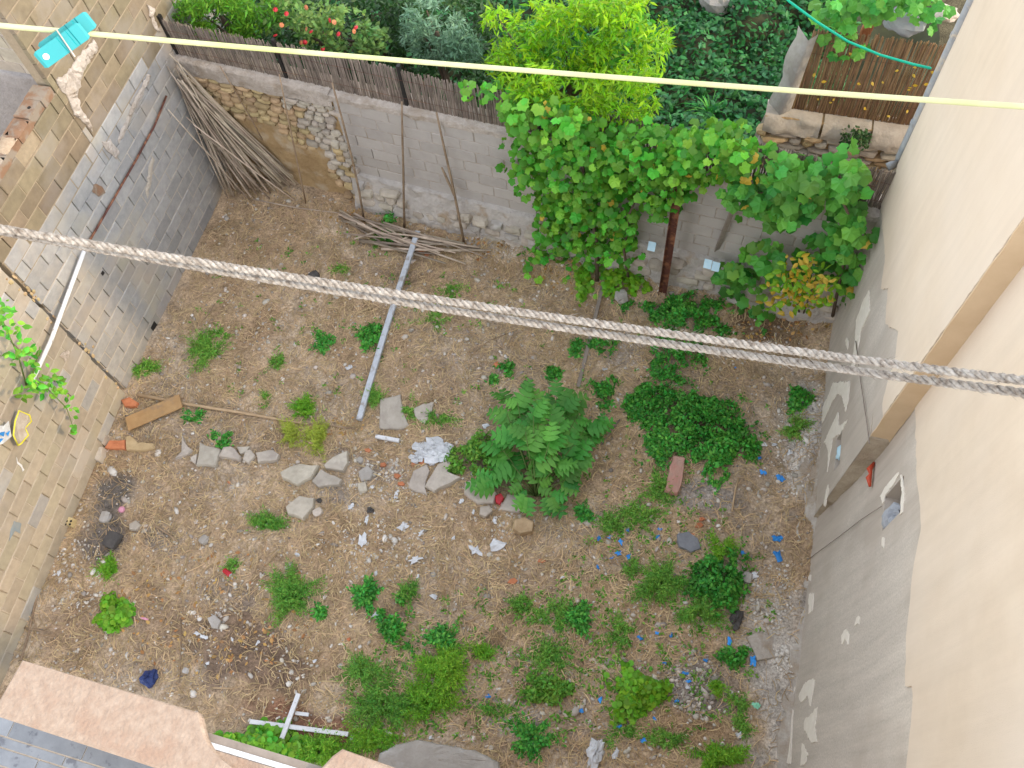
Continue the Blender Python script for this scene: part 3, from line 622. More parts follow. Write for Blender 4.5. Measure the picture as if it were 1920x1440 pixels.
sp = RF.at((sa+sb)/2, max(.15, sc_)+.12, -.03)
lumpy('plastic_wrap', sp, (.04, .08, .12), 5, M_paper, 8, .3, 'pale blue plastic wrap in the low slot of the peeling wall', 'plastic')
a = RN.px(1644, 868); b = RN.px(1640, 914)
mb = MB(); mb.tube([RN.at(a[0], a[1], .01), RN.at((a[0]*2+b[0])/3, (a[1]*2+b[1])/3, .05), RN.at((a[0]+b[0])/2, (a[1]+b[1])/2, .035), RN.at((a[0]+2*b[0])/3, (a[1]+2*b[1])/3, .05), RN.at(b[0], b[1], .03)], [.012, .03, .016, .03, .014], 8)
tag(link('wire_sleeve', mb.mesh('wire_sleeve', True), M_orange), 'orange red plastic sleeve sticking out of the old render', 'sleeve')
mb = MB(); mb.tube([RF.at(*RF.px(x, y), .02) for x, y in ((1608, 640), (1618, 720), (1630, 800), (1634, 832))], .006, 5); tag(link('cable', mb.mesh('cable', True), M_woodg), 'thin grey cable hanging down beside the tan corner', 'cable')
mb = MB(); mb.tube([RN.at(*RN.px(x, y), .02) for x, y in ((1657, 950), (1625, 975), (1590, 1010), (1555, 1045), (1532, 1068))], .004, 5); tag(link('cable', mb.mesh('cable', True), M_woodg), 'thin grey cable slanting down from the sack to the ground', 'cable')

# ================================================================== HOUSE BELOW THE CAMERA: parapet with stone coping
HZ = 6.0
OH = thing('house', 'parapet wall of the near house in the bottom left corner', 'house', (-2, -.2, 0))
def slab_poly(name, pts, z0, z1, m, parent, bev=.012):
    n = len(pts); c = sum((np.array(p) for p in pts))/n
    ins = [np.array(p)+(c-np.array(p))/np.linalg.norm(c-np.array(p))*bev for p in pts]
    V = [(p[0], p[1], z0) for p in pts]+[(p[0], p[1], z1-bev) for p in pts]+[(p[0], p[1], z1) for p in ins]
    F = [(i, (i+1) % n, n+(i+1) % n, n+i) for i in range(n)]+[(n+i, n+(i+1) % n, 2*n+(i+1) % n, 2*n+i) for i in range(n)]+[tuple(range(2*n, 3*n)), tuple(range(n))[::-1]]
    return link(name, mesh(name, V, F), m, parent)
cp = [(40, 1237), (205, 1286), (370, 1335), (377, 1345), (380, 1362), (386, 1384), (396, 1402), (414, 1422), (440, 1442), (475, 1462), (460, 1496), (220, 1417), (0, 1345), (-18, 1339)]
slab_poly('coping_slab', [G(x, y, HZ)[:2] for x, y in cp][::-1], HZ-.045, HZ, M_trav, OH)
cp2 = [(602, 1440), (622, 1418), (641, 1404), (745, 1441), (1000, 1520), (980, 1580), (560, 1500)]
slab_poly('coping_slab', [G(x, y, HZ)[:2] for x, y in cp2][::-1], HZ-.045, HZ, M_trav, OH)
zt = HZ-.05
yg = G(388, 1373, zt)[1]; yw = G(395, 1391, zt)[1]; ym = G(400, 1404, zt)[1]
x0, x1 = G(45, 1240, zt)[0]+.05, 2.0
ybk = G(0, 1345, HZ)[1]+.03
box_obj('parapet_wall', (x0, ybk, -.3), (x1, ym-.001, zt-.004), M_mortarw, OH)
box_obj('white_edge', (x0, ym, 5.6), (x1, yw-.001, zt-.001), M_white_paint, OH)
box_obj('grey_ledge', (x0, yw, 5.5), (x1, yg, zt-.012), M_woodg, OH)
box_obj('facade', (x0, ybk+.005, -.3), (x1, yw-.004, 5.58), M_cream, OH)
mbp = MB(); xs_ = np.linspace(-2.2, -1.1, 36); ys_ = np.linspace(ybk, ym-.004, 9)
for x in xs_:
    for y in ys_: mbp.V.append((x, y, zt+.004+.022*float(vnoise(x*22, y*22, 3))))
mbp.F = [(i*9+j, i*9+9+j, i*9+10+j, i*9+1+j) for i in range(35) for j in range(8)]
link('mortar_bed', mbp.mesh('mortar_bed', True), M_trav, OH)
zf = 5.35
rows = [G(0, 1330, zf)[1]+.02, G(0, 1379, zf)[1], G(0, 1401, zf)[1], G(0, 1436, zf)[1], G(0, 1475, zf)[1], G(0, 1520, zf)[1]]
xj = [G(45, 1370, zf)[0], G(120, 1412, zf)[0]+.1, G(95, 1435, zf)[0], G(60, 1400, zf)[0], 0]
box_obj('tile_bed', (-4.6, rows[-1]-.02, zf-.05), (-.6, rows[0], zf-.006), M_mortar, OH)
for r in range(5):
    x = xj[r]-2.0
    while x < -.6:
        box_obj('tile', (x+.004, rows[r+1]+.004, zf-.02), (x+.476, rows[r]-.004, zf+random.uniform(-.001, .001)), M_tile, OH); x += .48
box_obj('house_core', (x0, -4, -.3), (4.5, rows[-1]-.05, zf-.06), M_cream, OH)

# ================================================================== POLES, PIPES, BOARDS
def tube_thing(name, pts, r, m, label, cat, group=None, n=8, smooth=True):
    mb = MB(); mb.tube(pts, r, n); return tag(link(name, mb.mesh(name, smooth), m), label, cat, group)
def bar_thing(name, p, q, wd, h, m, label, cat, group=None, lift=.0, bend=0.):
    p = np.array(p); q = np.array(q); d = q-p; L_ = np.linalg.norm(d); d /= L_; sd = np.cross(d, EZ); sd /= np.linalg.norm(sd); up = np.cross(sd, d)
    mb = MB(); n = 8; V = []; F = []; c = min(wd, h)*.12
    prof = [(-wd/2+c, 0), (wd/2-c, 0), (wd/2, c), (wd/2, h-c), (wd/2-c, h), (-wd/2+c, h), (-wd/2, h-c), (-wd/2, c)]
    for i in range(n+1):
        o = p+d*L_*i/n+EZ*lift+sd*bend*math.sin(math.pi*i/n)
        for (a, b) in prof: V.append(o+sd*a+up*b)
    k = 8
    for i in range(n):
        for j in range(k): F.append((i*k+j, i*k+(j+1) % k, (i+1)*k+(j+1) % k, (i+1)*k+j))
    F.append(tuple(range(k))); F.append(tuple(range(n*k, n*k+k))[::-1])
    mb.add(V, F); return tag(link(name, mb.mesh(name), m), label, cat, group)
p, q = GG(785, 440, .06), GG(675, 790, .02)
bar_thing('metal_pole', p, q, .08, .06, M_grey_paint, 'long pale grey pole lying across the soil from the cane heap', 'pole', bend=.02)
tube_thing('wooden_pole', [GG(262, 743, .05), GG(345, 759, .04), GG(450, 775, .03), GG(578, 797, .02)], [.028, .024, .022, .016], M_woodp, 'long thin timber pole passing under the short plank', 'pole')
tube_thing('stick', [GG(580, 797, .02), GG(625, 800, .03), GG(672, 806, .02)], .01, M_caneb, 'dark dry stem continuing from the thin timber pole', 'stick')
a, b = GG(244, 800, .07), GG(345, 758, .09)
bar_thing('plank', a, b, .215, .03, M_wood, 'short wide timber plank beside the block wall', 'plank')
bar_thing('plank', GG(1130, 537, .01), GG(1084, 727, .01), .05, .02, M_woodg, 'thin grey weathered batten lying on the soil below the vine', 'batten')
tube_thing('stick', [GG(1162, 788, .02), GG(1145, 810, .03), GG(1128, 835, .01)], .011, M_woodg, 'grey stick between the lobed plant and the large green clump', 'stick')
bar_thing('board', GG(1325, 520, .0), FAR.at(*FAR.px(1374, 395, .2), .2), .06, .025, M_woodg, 'narrow grey board leaning on the block wall right of the rusty post', 'board')
for (p_, q_, w_, l_) in (((565, 1303), (523, 1413), .055, 'white painted batten crossing over the other by the near parapet'), ((472, 1354), (655, 1378), .05, 'white painted batten lying on the reddish board')):
    bar_thing('batten', GG(*p_, .09 if p_[0] == 565 else .045), GG(*q_, .07 if p_[0] == 565 else .045), w_, .03, M_white_paint, l_, 'batten')
bar_thing('batten', GG(556, 1338, .03), GG(581, 1341, .03), .04, .025, M_white_paint, 'short white batten stub above the white cross', 'batten')
bar_thing('board', GG(560, 1371, .01), GG(652, 1385, .01), .1, .03, mat('reddish_board', (.20, .085, .05), (.14, .06, .04), 10, .85), 'reddish brown board under the white batten', 'board')
bar_thing('plastic_pipe', GG(706, 821, .02), GG(750, 829, .02), .05, .05, M_white_paint, 'short white pipe stub below the two pale flagstones', 'pipe')
bar_thing('concrete_beam', GG(768, 402, .06), GG(823, 420, .06), .12, .1, M_conc, 'short concrete kerb piece lying behind the broken canes', 'kerb')
# rod on the left wall
pts = [LEFA.at(*LEFA.px(x, y, .05), .05) for x, y in ((312, 180), (290, 235), (255, 300), (215, 370), (160, 465))]
tube_thing('rusty_rod', pts, .014, M_rust, 'dark rusty rod leaning along the block wall above the rope', 'rod')
pts = [LEFA.at(*LEFA.px(158, 470, .09), .09), LEFA.at(*LEFA.px(130, 545, .1), .1), LEFB.at(*LEFB.px(95, 640, .12), .12), LEFB.at(*LEFB.px(60, 715, .14), .14)]
tube_thing('white_pipe', pts, .026, M_white_paint, 'white pipe hanging on the block wall down into the creeper', 'pipe')
# rusty steel post with channel section
pb = GG(1243, 545); pd = np.array([1., 0, 0]); pn = np.array([0, -1., 0])
mb = MB(); w2 = .055
prof = [(-w2, 0), (w2, 0), (w2, .05), (w2-.01, .05), (w2-.01, .01), (-w2+.01, .01), (-w2+.01, .05), (-w2, .05)]
mb.add([pb+pd*a+pn*b+EZ*z for z in (-.2, 2.4) for a, b in prof], [(i, (i+1) % 8, 8+(i+1) % 8, 8+i) for i in range(8)]+[(8, 9, 12, 13), (9, 10, 11, 12), (13, 14, 15, 8)])
tag(link('steel_post', mb.mesh('steel_post'), M_rust), 'rusty brown steel channel post standing under the vine', 'post')

# ================================================================== CANES
def cane(p, q, r, label, group=None, m=None, sag=.0, name='cane'):
    p = np.array(p); q = np.array(q); mid = []; n = 4
    sidev = np.cross(q-p, EZ); sidev /= np.linalg.norm(sidev)+1e-9; bw_ = random.gauss(0, .012)*np.linalg.norm(q-p)
    for i in range(n+1):
        f = i/n; mid.append(p+(q-p)*f+(sidev*bw_-EZ*sag)*math.sin(math.pi*f)+RNG.normal(0, .003, 3))
    mb = MB(); mb.tube(mid, [r*1.05, r, r*.95, r*.85, r*.7], 6)
    return tag(link(name, mb.mesh(name, True), m or M_cane), label, 'cane', group)
BL = 'dry grey cane in the tall heap leaning into the wall corner'
for k in range(58):
    f = random.random(); bx = 428+f*132+random.uniform(-6, 6); by = 378-f*28+random.uniform(-14, 6)
    bot = GG(bx, by, .02+random.uniform(0, .25)); g = random.random()
    zt_ = random.uniform(1.75, 2.45) if g < .75 else random.uniform(1.1, 1.8)
    sfrac = random.random()
    top = FAR.at(.10+.16*f*random.uniform(.3, 1)+.1*(sfrac-.5), zt_, .10+.2*random.random()*(1-.5*f))
    d = top-bot; top = bot+d*random.uniform(.9, 1.08)+RNG.normal(0, .045, 3)*np.array([1, .6, .3])
    cane(bot, top, random.uniform(.010, .019), BL, 'canes heaped in the wall corner', sag=random.uniform(-.02, .05))
for (t, b) in (((315, 205), (470, 378)), ((350, 220), (505, 372)), ((362, 232), (552, 375)), ((372, 250), (545, 368))):
    tp = LEFA.at(*LEFA.px(*t, .25), .25) if t[0] < 330 else FAR.at(FAR.px(*t, .5)[0], FAR.px(*t, .5)[1], .5)
    cane(GG(*b, .02), tp, .011, BL, 'canes heaped in the wall corner')
for (t, b, l, r) in (((412, 124), (492, 262), 'thin dark cane against the rubble stone wall nearest the cane heap', .008), ((523, 138), (577, 372), 'thin cane leaning on the rubble stone wall beside the second fence post', .010),
                     ((622, 155), (682, 412), 'cane leaning at the joint between stone wall and block wall', .013), ((753, 190), (778, 392), 'straight cane leaning on the block wall under the third fence post', .014),
                     ((818, 210), (881, 432), 'dark knotty cane leaning on the block wall left of the vine', .015), ((828, 314), (852, 366), 'short broken cane stub beside the dark knotty cane', .016)):
    zt_ = FAR.px(*t, .07); bb = GG(*b, .0) if b[1] > 300 and t[1] < 300 else FAR.at(*FAR.px(*b, .16), .16)
    if b == (492, 262): bb = FAR.at(*FAR.px(*b, .06), .06)
    if t[1] < 300 and b != (492, 262):
        o_ = np.dot(bb-FAR.a, FAR.n)
        if o_ < .3: bb = bb+FAR.n*(.3-o_)
    cane(bb, FAR.at(*zt_, .07), r*1.2, l, m=M_caneb)
HL = 'dry broken cane in the low heap at the foot of the block wall'
heap = [((665, 373), (800, 430)), ((672, 380), (840, 452)), ((690, 376), (872, 462)), ((700, 385), (892, 455)), ((640, 397), (735, 415)), ((735, 415), (876, 472)), ((712, 388), (868, 450)), ((706, 382), (858, 445)),
        ((745, 408), (860, 468)), ((755, 418), (845, 447)), ((770, 425), (850, 468)), ((688, 372), (780, 415)), ((650, 386), (742, 408)), ((725, 340), (655, 393)), ((758, 356), (712, 376)), ((704, 344), (722, 370)), ((712, 374), (742, 379)),
        ((720, 432), (766, 459)), ((680, 385), (905, 470)), ((668, 392), (850, 462)), ((735, 400), (915, 466)), ((645, 380), (760, 420)), ((700, 410), (880, 478)), ((690, 350), (640, 400)), ((748, 372), (690, 400)), ((850, 440), (925, 470)), ((762, 415), (768, 452)), ((772, 418), (766, 455)), ((795, 425), (800, 450)), ((735, 425), (860, 440)), ((780, 432), (905, 462)), ((660, 378), (720, 412))]
for i, (a, b) in enumerate(heap):
    pa, pb_ = GG(*a, random.uniform(.08, .2)), GG(*b, random.uniform(.05, .16))
    for q_ in (pa, pb_):
        o_ = np.dot(q_-FAR.a, FAR.n)
        if o_ < .34: q_ += FAR.n*(.32-o_+random.uniform(0, .42)); q_[2] = float(gh(q_[0], q_[1]))+random.uniform(.03, .2)
    cane(pa, pb_, random.uniform(.013, .024), HL, 'broken canes below the block wall')
cane(GG(475, 374, .02), GG(640, 398, .03), .012, 'long single cane lying on the soil in front of the tall cane heap')
for (pts, r, l) in (([(92, 1046), (72, 1120), (55, 1190), (42, 1240)], .014, 'long brown stem along the foot of the sunlit block wall'), ([(110, 1155), (95, 1178), (70, 1180), (66, 1160)], .008, 'curled brown twig at the foot of the sunlit wall'), ([(45, 1178), (70, 1182), (98, 1187)], .008, 'forked brown twig near the coping slab corner'),
                    ([(128, 1166), (170, 1143), (216, 1112)], .008, 'straight thin twig pointing at the round leaved weed'), ([(340, 1160), (342, 1200), (338, 1280)], .007, 'upright thin dry stalk right of the navy bag'), ([(385, 600), (405, 572)], .009, 'short dry twig near the feathery weed by the left wall'),
                    ([(290, 985), (320, 1005), (333, 1015)], .012, 'short dark root near the burnt patch'), ([(890, 660), (920, 640), (952, 627)], .006, 'thin dry twig left of the small red pebble'), ([(400, 1290), (440, 1292)], .01, 'bone pale forked stick above the white battens'), ([(1372, 960), (1378, 920), (1384, 898)], .012, 'pale peeled branch on the grey earth by the large clump')):
    tube_thing('twig', [GG(x, y, .02+.02*(i % 2)) for i, (x, y) in enumerate(pts)], r, M_caneb if 'pale' not in l else M_woodp, l, 'twig', n=6)

# ================================================================== STONES AND DEBRIS ON THE GROUND
def flag(pts, th, m, label, name='flagstone', cat='stone', group=None, lift=0., bump=.35, tilt=0.):
    P3 = [GG(x, y) for x, y in pts]; c = sum(P3)/len(P3); z0 = min(p[2] for p in P3)-.02; z1 = max(np.mean([p[2] for p in P3]), c[2])+th+lift
    out = []
    for i, p in enumerate(P3):
        q = P3[(i+1) % len(P3)]; n = max(1, int(np.linalg.norm(q-p)/.07))
        for k in range(n): o = p+(q-p)*k/n; out.append(np.array([o[0]+random.uniform(-.009, .009), o[1]+random.uniform(-.009, .009)]))
    n = len(out); V = []
    for (sc, z, jz) in ((1.03, z0, 0), (1.0, z1-th*.3, .2), (.94, z1, .3), (.72, z1+.003, .5), (.4, z1+.004, .5)):
        for o in out:
            d = (o-c[:2])*sc+c[:2]; V.append((d[0], d[1], z+(float(vnoise(d[0]*9, d[1]*9, 77))-.5)*jz*.05+tilt*(d[0]-c[0])))
    V.append((c[0], c[1], z1+.004)); F = []
    for r in range(4): F += [(r*n+i, r*n+(i+1) % n, (r+1)*n+(i+1) % n, (r+1)*n+i) for i in range(n)]
    F += [(4*n+i, 4*n+(i+1) % n, 5*n) for i in range(n)]
    ar = sum(out[i][0]*out[(i+1) % n][1]-out[(i+1) % n][0]*out[i][1] for i in range(n))
    if ar < 0: F = [f[::-1] for f in F]
    return tag(link(name, mesh(name, V, F), m), label, cat, group)
FL = [([(715, 752), (752, 740), (757, 775), (768, 800), (755, 806), (712, 805), (713, 775)], .05, M_flag, 'largest pale flagstone just right of the grey pole end'),
      ([(775, 768), (795, 760), (815, 755), (812, 772), (797, 796), (778, 785)], .04, M_flag, 'smaller pale flagstone right of the largest one'),
      ([(370, 876), (377, 850), (377, 833), (387, 838), (418, 845), (407, 878)], .07, M_flag, 'square pale stone in the row below the thin timber pole'),
      ([(415, 861), (423, 842), (437, 840), (455, 858), (453, 866)], .08, M_flag, 'rounded pale stone right of the square one in the row'),
      ([(447, 840), (470, 841), (466, 851), (453, 855)], .06, M_flag, 'small flat stone at the back of the row'),
      ([(458, 864), (462, 850), (473, 846), (481, 857), (468, 873)], .07, M_flag, 'narrow pale stone between two larger stones of the row'),
      ([(483, 853), (517, 847), (528, 857), (523, 867), (487, 871)], .08, M_flag, 'long pale stone ending the left row'),
      ([(330, 862), (343, 850), (345, 820), (353, 840), (365, 848), (352, 856)], .06, M_flag, 'pointed three cornered stone left of the row'),
      ([(360, 860), (372, 853), (371, 873), (362, 868)], .06, M_flag, 'small stone wedged beside the square stone'),
      ([(170, 864), (182, 845), (200, 845), (198, 861), (192, 869)], .12, M_stone_w, 'pinkish block stone at the foot of the sunlit wall'),
      ([(185, 833), (193, 816), (206, 820), (200, 838)], .1, M_stone_w, 'grey stone just above the pinkish block stone'),
      ([(240, 847), (240, 822), (248, 819), (262, 833), (290, 832), (291, 843), (263, 848)], .06, M_stone_t, 'tan broken stone under the timber plank'),
      ([(197, 843), (207, 828), (237, 827), (238, 844)], .05, M_terra, 'brown tile shard left of the tan broken stone'),
      ([(611, 876), (628, 860), (655, 851), (655, 872), (646, 887), (612, 882)], .09, M_flag, 'cream angular stone beside the yellow sprig'),
      ([(530, 890), (547, 880), (567, 875), (600, 878), (587, 900), (560, 913), (533, 900)], .1, M_stone_w, 'broad cream stone in the middle of the rubble row'),
      ([(586, 906), (603, 884), (643, 902), (638, 912), (599, 917)], .08, M_flag, 'flat brownish stone below the cream angular stone'),
      ([(540, 954), (563, 933), (593, 938), (590, 955), (572, 978), (545, 968)], .09, M_stone_w, 'whitish stone standing alone below the rubble row'),
      ([(766, 916), (776, 885), (802, 872), (806, 885), (797, 916), (802, 931)], .05, M_flag, 'dull grey slab left of the tilted pale slab'),
      ([(798, 915), (823, 875), (849, 868), (841, 890), (865, 900), (815, 925)], .1, M_flag, 'tilted pale slab by the small dense bush'),
      ([(871, 928), (875, 906), (909, 901), (932, 927), (925, 947), (896, 946)], .07, M_flag, 'ribbed stained slab below the small dense bush'),
      ([(935, 958), (951, 928), (1005, 942), (974, 963)], .05, M_flag, 'slab half hidden under the lobed plant'),
      ([(962, 998), (966, 980), (985, 975), (1002, 985), (1000, 1003), (975, 1006)], .13, M_stone_t, 'brown boulder below the lobed plant'),
      ([(898, 968), (902, 954), (918, 952), (925, 962), (912, 972)], .08, M_stone_w, 'small round stone below the ribbed slab'),
      ([(673, 885), (690, 873), (703, 885), (696, 902), (678, 905)], .04, M_conc, 'thin grey slab right of the cream angular stone'),
      ([(1268, 1004), (1290, 998), (1310, 1010), (1313, 1030), (1296, 1038), (1272, 1028)], .05, M_slate, 'dark bluish slate plate among the weeds'),
      ([(715, 1413), (745, 1398), (785, 1387), (850, 1402), (890, 1408), (935, 1430), (940, 1470), (705, 1470), (708, 1440)], .1, M_conc, 'large concrete slab at the bottom edge'),
      ([(1400, 1195), (1420, 1185), (1450, 1195), (1455, 1235), (1420, 1240)], .03, M_lime, 'flat crust of old plaster near the peeling wall'),
      ([(392, 1160), (405, 1155), (417, 1165), (413, 1180), (400, 1178)], .06, M_conc, 'smooth grey cobble right of the round leaved weed'),
      ([(245, 985), (258, 978), (267, 985), (258, 997), (247, 995)], .06, M_stone_w, 'single cream stone right of the burnt patch')]
for pts, th, m, l in FL: flag(pts, th, m, l)
flag([(1245, 926), (1252, 890), (1262, 857), (1283, 862), (1278, 910), (1270, 931)], .09, M_pbrick, 'faded pink hollow brick below the large green clump', 'brick', 'brick')
flag([(230, 752), (245, 748), (262, 757), (258, 766), (236, 765)], .06, M_terra, 'orange curved roof tile piece beside the plank', 'roof_tile', 'tile')
flag([(930, 935), (940, 927), (946, 938), (938, 950), (930, 945)], .08, M_red, 'dark red pot shard beside the ribbed slab', 'pot_shard', 'shard')
# hollow brick by the wall
hb = flag([(118, 985), (124, 970), (146, 975), (141, 990)], .1, M_stone_t, 'broken hollow clay brick at the foot of the sunlit wall', 'hollow_brick', 'brick')
for (px, py) in ((125, 977), (133, 977), (131, 983), (123, 983)):
    mb = MB(); c = GG(px, py); zz = max(v.co.z for v in hb.data.vertices); c = G(px, py, zz+.003); mb.tube([c-EZ*.004, c+EZ*.002], .014, 8); link('core_hole', mb.mesh('core_hole'), M_black, hb)
for i, (px, py, s, m, l) in enumerate(((681, 916, 18, M_stone_w, 'small white cobble right of the flat brownish stone'), (597, 962, 16, M_stone_w, 'pale cobble touching the whitish lone stone'), (676, 864, 12, M_conc, 'little grey cobble above the thin grey slab'), (384, 1014, 16, M_conc, 'smooth dark grey cobble in the dry grass'), (932, 686, 12, M_terra, 'small red brick lump among the tiny weeds'), (1297, 1008, 10, M_stone_w, 'light pebble stone on the slate plate edge'), (590, 520, 20, M_dark, 'dark dry clod near the rope'), (215, 1015, 30, M_dark, 'charred lump in the burnt patch'), (200, 972, 20, M_conc, 'grey lump above the charred lump'), (1400, 1085, 18, M_conc, 'grey mortar lump right of the dark weed clump'), (1165, 558, 26, M_conc, 'grey mound by the batten'), (350, 1258, 10, M_conc, 'light grey cobble near the navy bag'))):
    p = GG(px, py); s *= .0072; rock('cobble', m, p+EZ*s*.25, s*1.15, s, s*.75, rz=random.uniform(0, 3)); tag(bpy.context.scene.collection.objects[-1], l, 'stone')
# terracotta shards
for i, (px, py) in enumerate(((690, 845), (775, 872), (790, 868), (745, 893), (752, 908), (720, 872), (1310, 985), (1315, 975), (1298, 1003), (1015, 1052), (960, 1090), (655, 1200), (790, 470), (800, 478), (775, 470), (430, 905))):
    c = GG(px, py); s = random.uniform(4, 9); pts = [(px+s*math.cos(a)*random.uniform(.7, 1.3), py+s*math.sin(a)*random.uniform(.5, .9)) for a in np.linspace(0, 5.2, 5)]
    flag(pts, .025, M_terra, 'small orange terracotta shard lying in the rubble', 'tile_shard', 'shard', 'terracotta shards')
# blue plastic scraps
BLU = [(1457, 1010, 12), (1458, 1043, 13), (1392, 1037, 6), (1367, 1202, 8), (1412, 1240, 12), (1323, 1239, 6), (1285, 1263, 6), (1290, 1278, 6), (1423, 860, 6), (1430, 888, 8), (1463, 898, 10), (1177, 995, 6), (1123, 1010, 7), (1143, 1008, 5), (1164, 1018, 7), (1237, 993, 5), (1233, 1007, 5), (1160, 1038, 8), (1179, 1043, 7), (1147, 1047, 5), (1121, 1064, 5), (1200, 1197, 6), (1232, 1188, 5), (1258, 1191, 5), (917, 1306, 6), (1125, 1312, 7), (1090, 1333, 6), (1167, 1336, 6), (1162, 1362, 5), (1181, 1373, 5), (1206, 1388, 7), (1245, 1243, 5), (1243, 1303, 5), (1227, 1348, 6), (1318, 888, 4), (1268, 1315, 5), (1378, 690, 3)]
def scrap(px, py, s, m, label, name, cat, group=None, asp=.6):
    s *= .0062; p = GG(px, py, .018); a = random.uniform(0, 3); n = 13; V = [p+EZ*s*.25]
    for k in range(n):
        t = 2*math.pi*k/n; r = s*random.uniform(.45, 1.3); x, y = r*math.cos(t), r*math.sin(t)*asp
        V.append(p+np.array([x*math.cos(a)-y*math.sin(a), x*math.sin(a)+y*math.cos(a), random.uniform(0, s*.35)]))
    W = [v-EZ*.006 for v in V]
    F = [(0, 1+k, 1+(k+1) % n) for k in range(n)]+[(n+1, n+2+(k+1) % n, n+2+k) for k in range(n)]+[(1+k, n+2+k, n+2+(k+1) % n, 1+(k+1) % n) for k in range(n)]
    return tag(link(name, mesh(name, V+W, F), m), label, cat, group)
for (px, py, s) in BLU: scrap(px, py, s, M_blue, 'scrap of bright blue plastic on the soil', 'plastic_scrap', 'scrap', 'blue plastic scraps')
for (px, py, s) in ((680, 1015, 17), (688, 975, 10), (757, 988, 14), (780, 1050, 14), (893, 1033, 16), (936, 1022, 20), (790, 1000, 7), (812, 1118, 9), (698, 915, 6), (745, 925, 8), (743, 932, 7), (850, 1010, 6), (865, 940, 8), (888, 960, 6), (928, 977, 7), (660, 950, 8), (705, 1075, 6), (784, 1082, 5), (1055, 1083, 5), (925, 855, 7), (707, 1152, 10), (655, 690, 8), (910, 800, 9), (1133, 694, 7), (1158, 750, 5), (1432, 834, 7), (1480, 850, 8), (1452, 835, 6), (1415, 1080, 10), (1385, 1378, 8), (1290, 1290, 6), (1155, 1413, 11), (660, 1383, 6), (807, 1383, 5), (383, 1195, 8), (370, 1188, 6), (390, 1245, 5), (437, 1200, 5), (113, 1075, 7), (105, 1078, 5), (590, 1240, 5), (485, 1205, 6), (558, 1040, 6), (610, 1120, 6)):
    scrap(px, py, s, M_white, 'white chip of plaster or plastic lying on the soil', 'white_chip', 'chip', 'white chips')
def crumple(px, py, rx, ry, rz_, m, label, name, cat, seed, n=8, amp=.4, dz=.03):
    p = GG(px, py, dz); return lumpy(name, p, (rx*.0072, ry*.0072, rz_), seed, m, n, amp, label, cat)
crumple(282, 1273, 14, 13, .07, M_navy, 'crumpled navy blue plastic bag near the coping slab', 'plastic_bag', 'bag', 4)
crumple(1117, 1412, 11, 20, .05, M_white, 'crumpled white plastic bag near the bottom edge', 'plastic_bag', 'bag', 9, amp=.55)
crumple(1380, 1163, 9, 16, .05, M_dark, 'torn black plastic strip right of the dark weed clump', 'plastic_strip', 'plastic', 12, amp=.5)
crumple(230, 957, 6, 6, .04, M_pink, 'small pink ball beside the burnt patch', 'ball', 'ball', 2, amp=.08)
crumple(600, 940, 5, 4, .03, M_dark, 'small black rubbish ball near the whitish lone stone', 'rubbish', 'rubbish', 8)
crumple(695, 958, 6, 5, .03, M_dark, 'small black crumpled rag below the thin grey slab', 'rag', 'rag', 6)
crumple(240, 703, 6, 11, .06, M_white, 'white plastic bottle at the foot of the cracked wall', 'bottle', 'bottle', 14, amp=.15)
for k, (px, py, r_) in enumerate(((795, 845, 18), (815, 838, 22), (832, 852, 20), (812, 858, 22), (780, 862, 12), (835, 838, 12))):
    crumple(px, py, r_, r_*.6, .035, M_white, 'crumpled sheet in the heap of white plastic above the tilted slab', 'plastic_sheet', 'plastic', 30+k, amp=.6)['group'] = 'heap of white plastic'
crumple(1417, 1323, 6, 4, .015, mat('mint_plastic', (.3, .7, .48), (.25, .62, .42), 20, .5), 'mint green plastic scrap by the peeling wall', 'plastic_scrap', 'scrap', 41, amp=.5)
can = thing('drink_can', 'crushed red drink can lying in the dry grass', 'can', GG(428, 1075)); c = GG(428, 1075, .035); d = np.array([.9, -.35, .05]); d /= np.linalg.norm(d)
mb = MB(); mb.tube([c-d*.06, c-d*.052, c-d*.02, c+d*.02, c+d*.052, c+d*.06], [.026, .033, .031, .033, .033, .026], 12); link('can_body', mb.mesh('can_body', True), M_red, can)
mb = MB(); mb.tube([c+d*.0602, c+d*.063], [.0262, .024], 12); link('can_lid', mb.mesh('can_lid'), M_white, can)
for (px, py, l) in ((1222, 462, 'pale blue packet left of the rusty post'), (1327, 495, 'pale blue packet left of the leaning board'), (1342, 500, 'small blue packet right of the leaning board')):
    p = FAR.at(*FAR.px(px, py, .25), .25); mb = MB(); mb.box(p, FAR.u, (0, .8, .6), (0, -.6, .8), (-.05, -.06, -.012), (.05, .06, .012)); tag(link('packet', mb.mesh('packet'), M_paper), l, 'packet')
crumple(273, 1161, 8, 2, .008, M_pink, 'thin pinkish stick right of the round leaved weed', 'plastic_stick', 'stick', 51, amp=.1)
# rag with yellow edge on the creeper
rg = [(33, 835), (22, 815), (30, 790), (36, 770), (52, 778), (60, 790), (48, 803), (50, 815), (40, 832)]
mb = MB(); rp = [LEFB.at(*LEFB.px(x, y, .1), .1+.02*math.sin(i*2)) for i, (x, y) in enumerate(rg)]
rt_ = thing('rag', 'grey rag with a bright yellow rim hanging on the sunlit wall', 'rag', rp[0])
mb.add(rp+[p-LEFB.n*.012 for p in rp], [tuple(range(9))]+[(i, (i+1) % 9, 9+(i+1) % 9, 9+i) for i in range(9)]); link('rag_cloth', mb.mesh('rag_cloth'), M_lime, rt_)
mb = MB(); mb.tube([p+LEFB.n*.004 for p in rp]+[rp[0]+LEFB.n*.004], .009, 6); link('yellow_rim', mb.mesh('yellow_rim', True), M_yellowp, rt_)
wb = [(-30, 800), (8, 798), (18, 790), (20, 818), (18, 822), (2, 832), (-30, 840)]
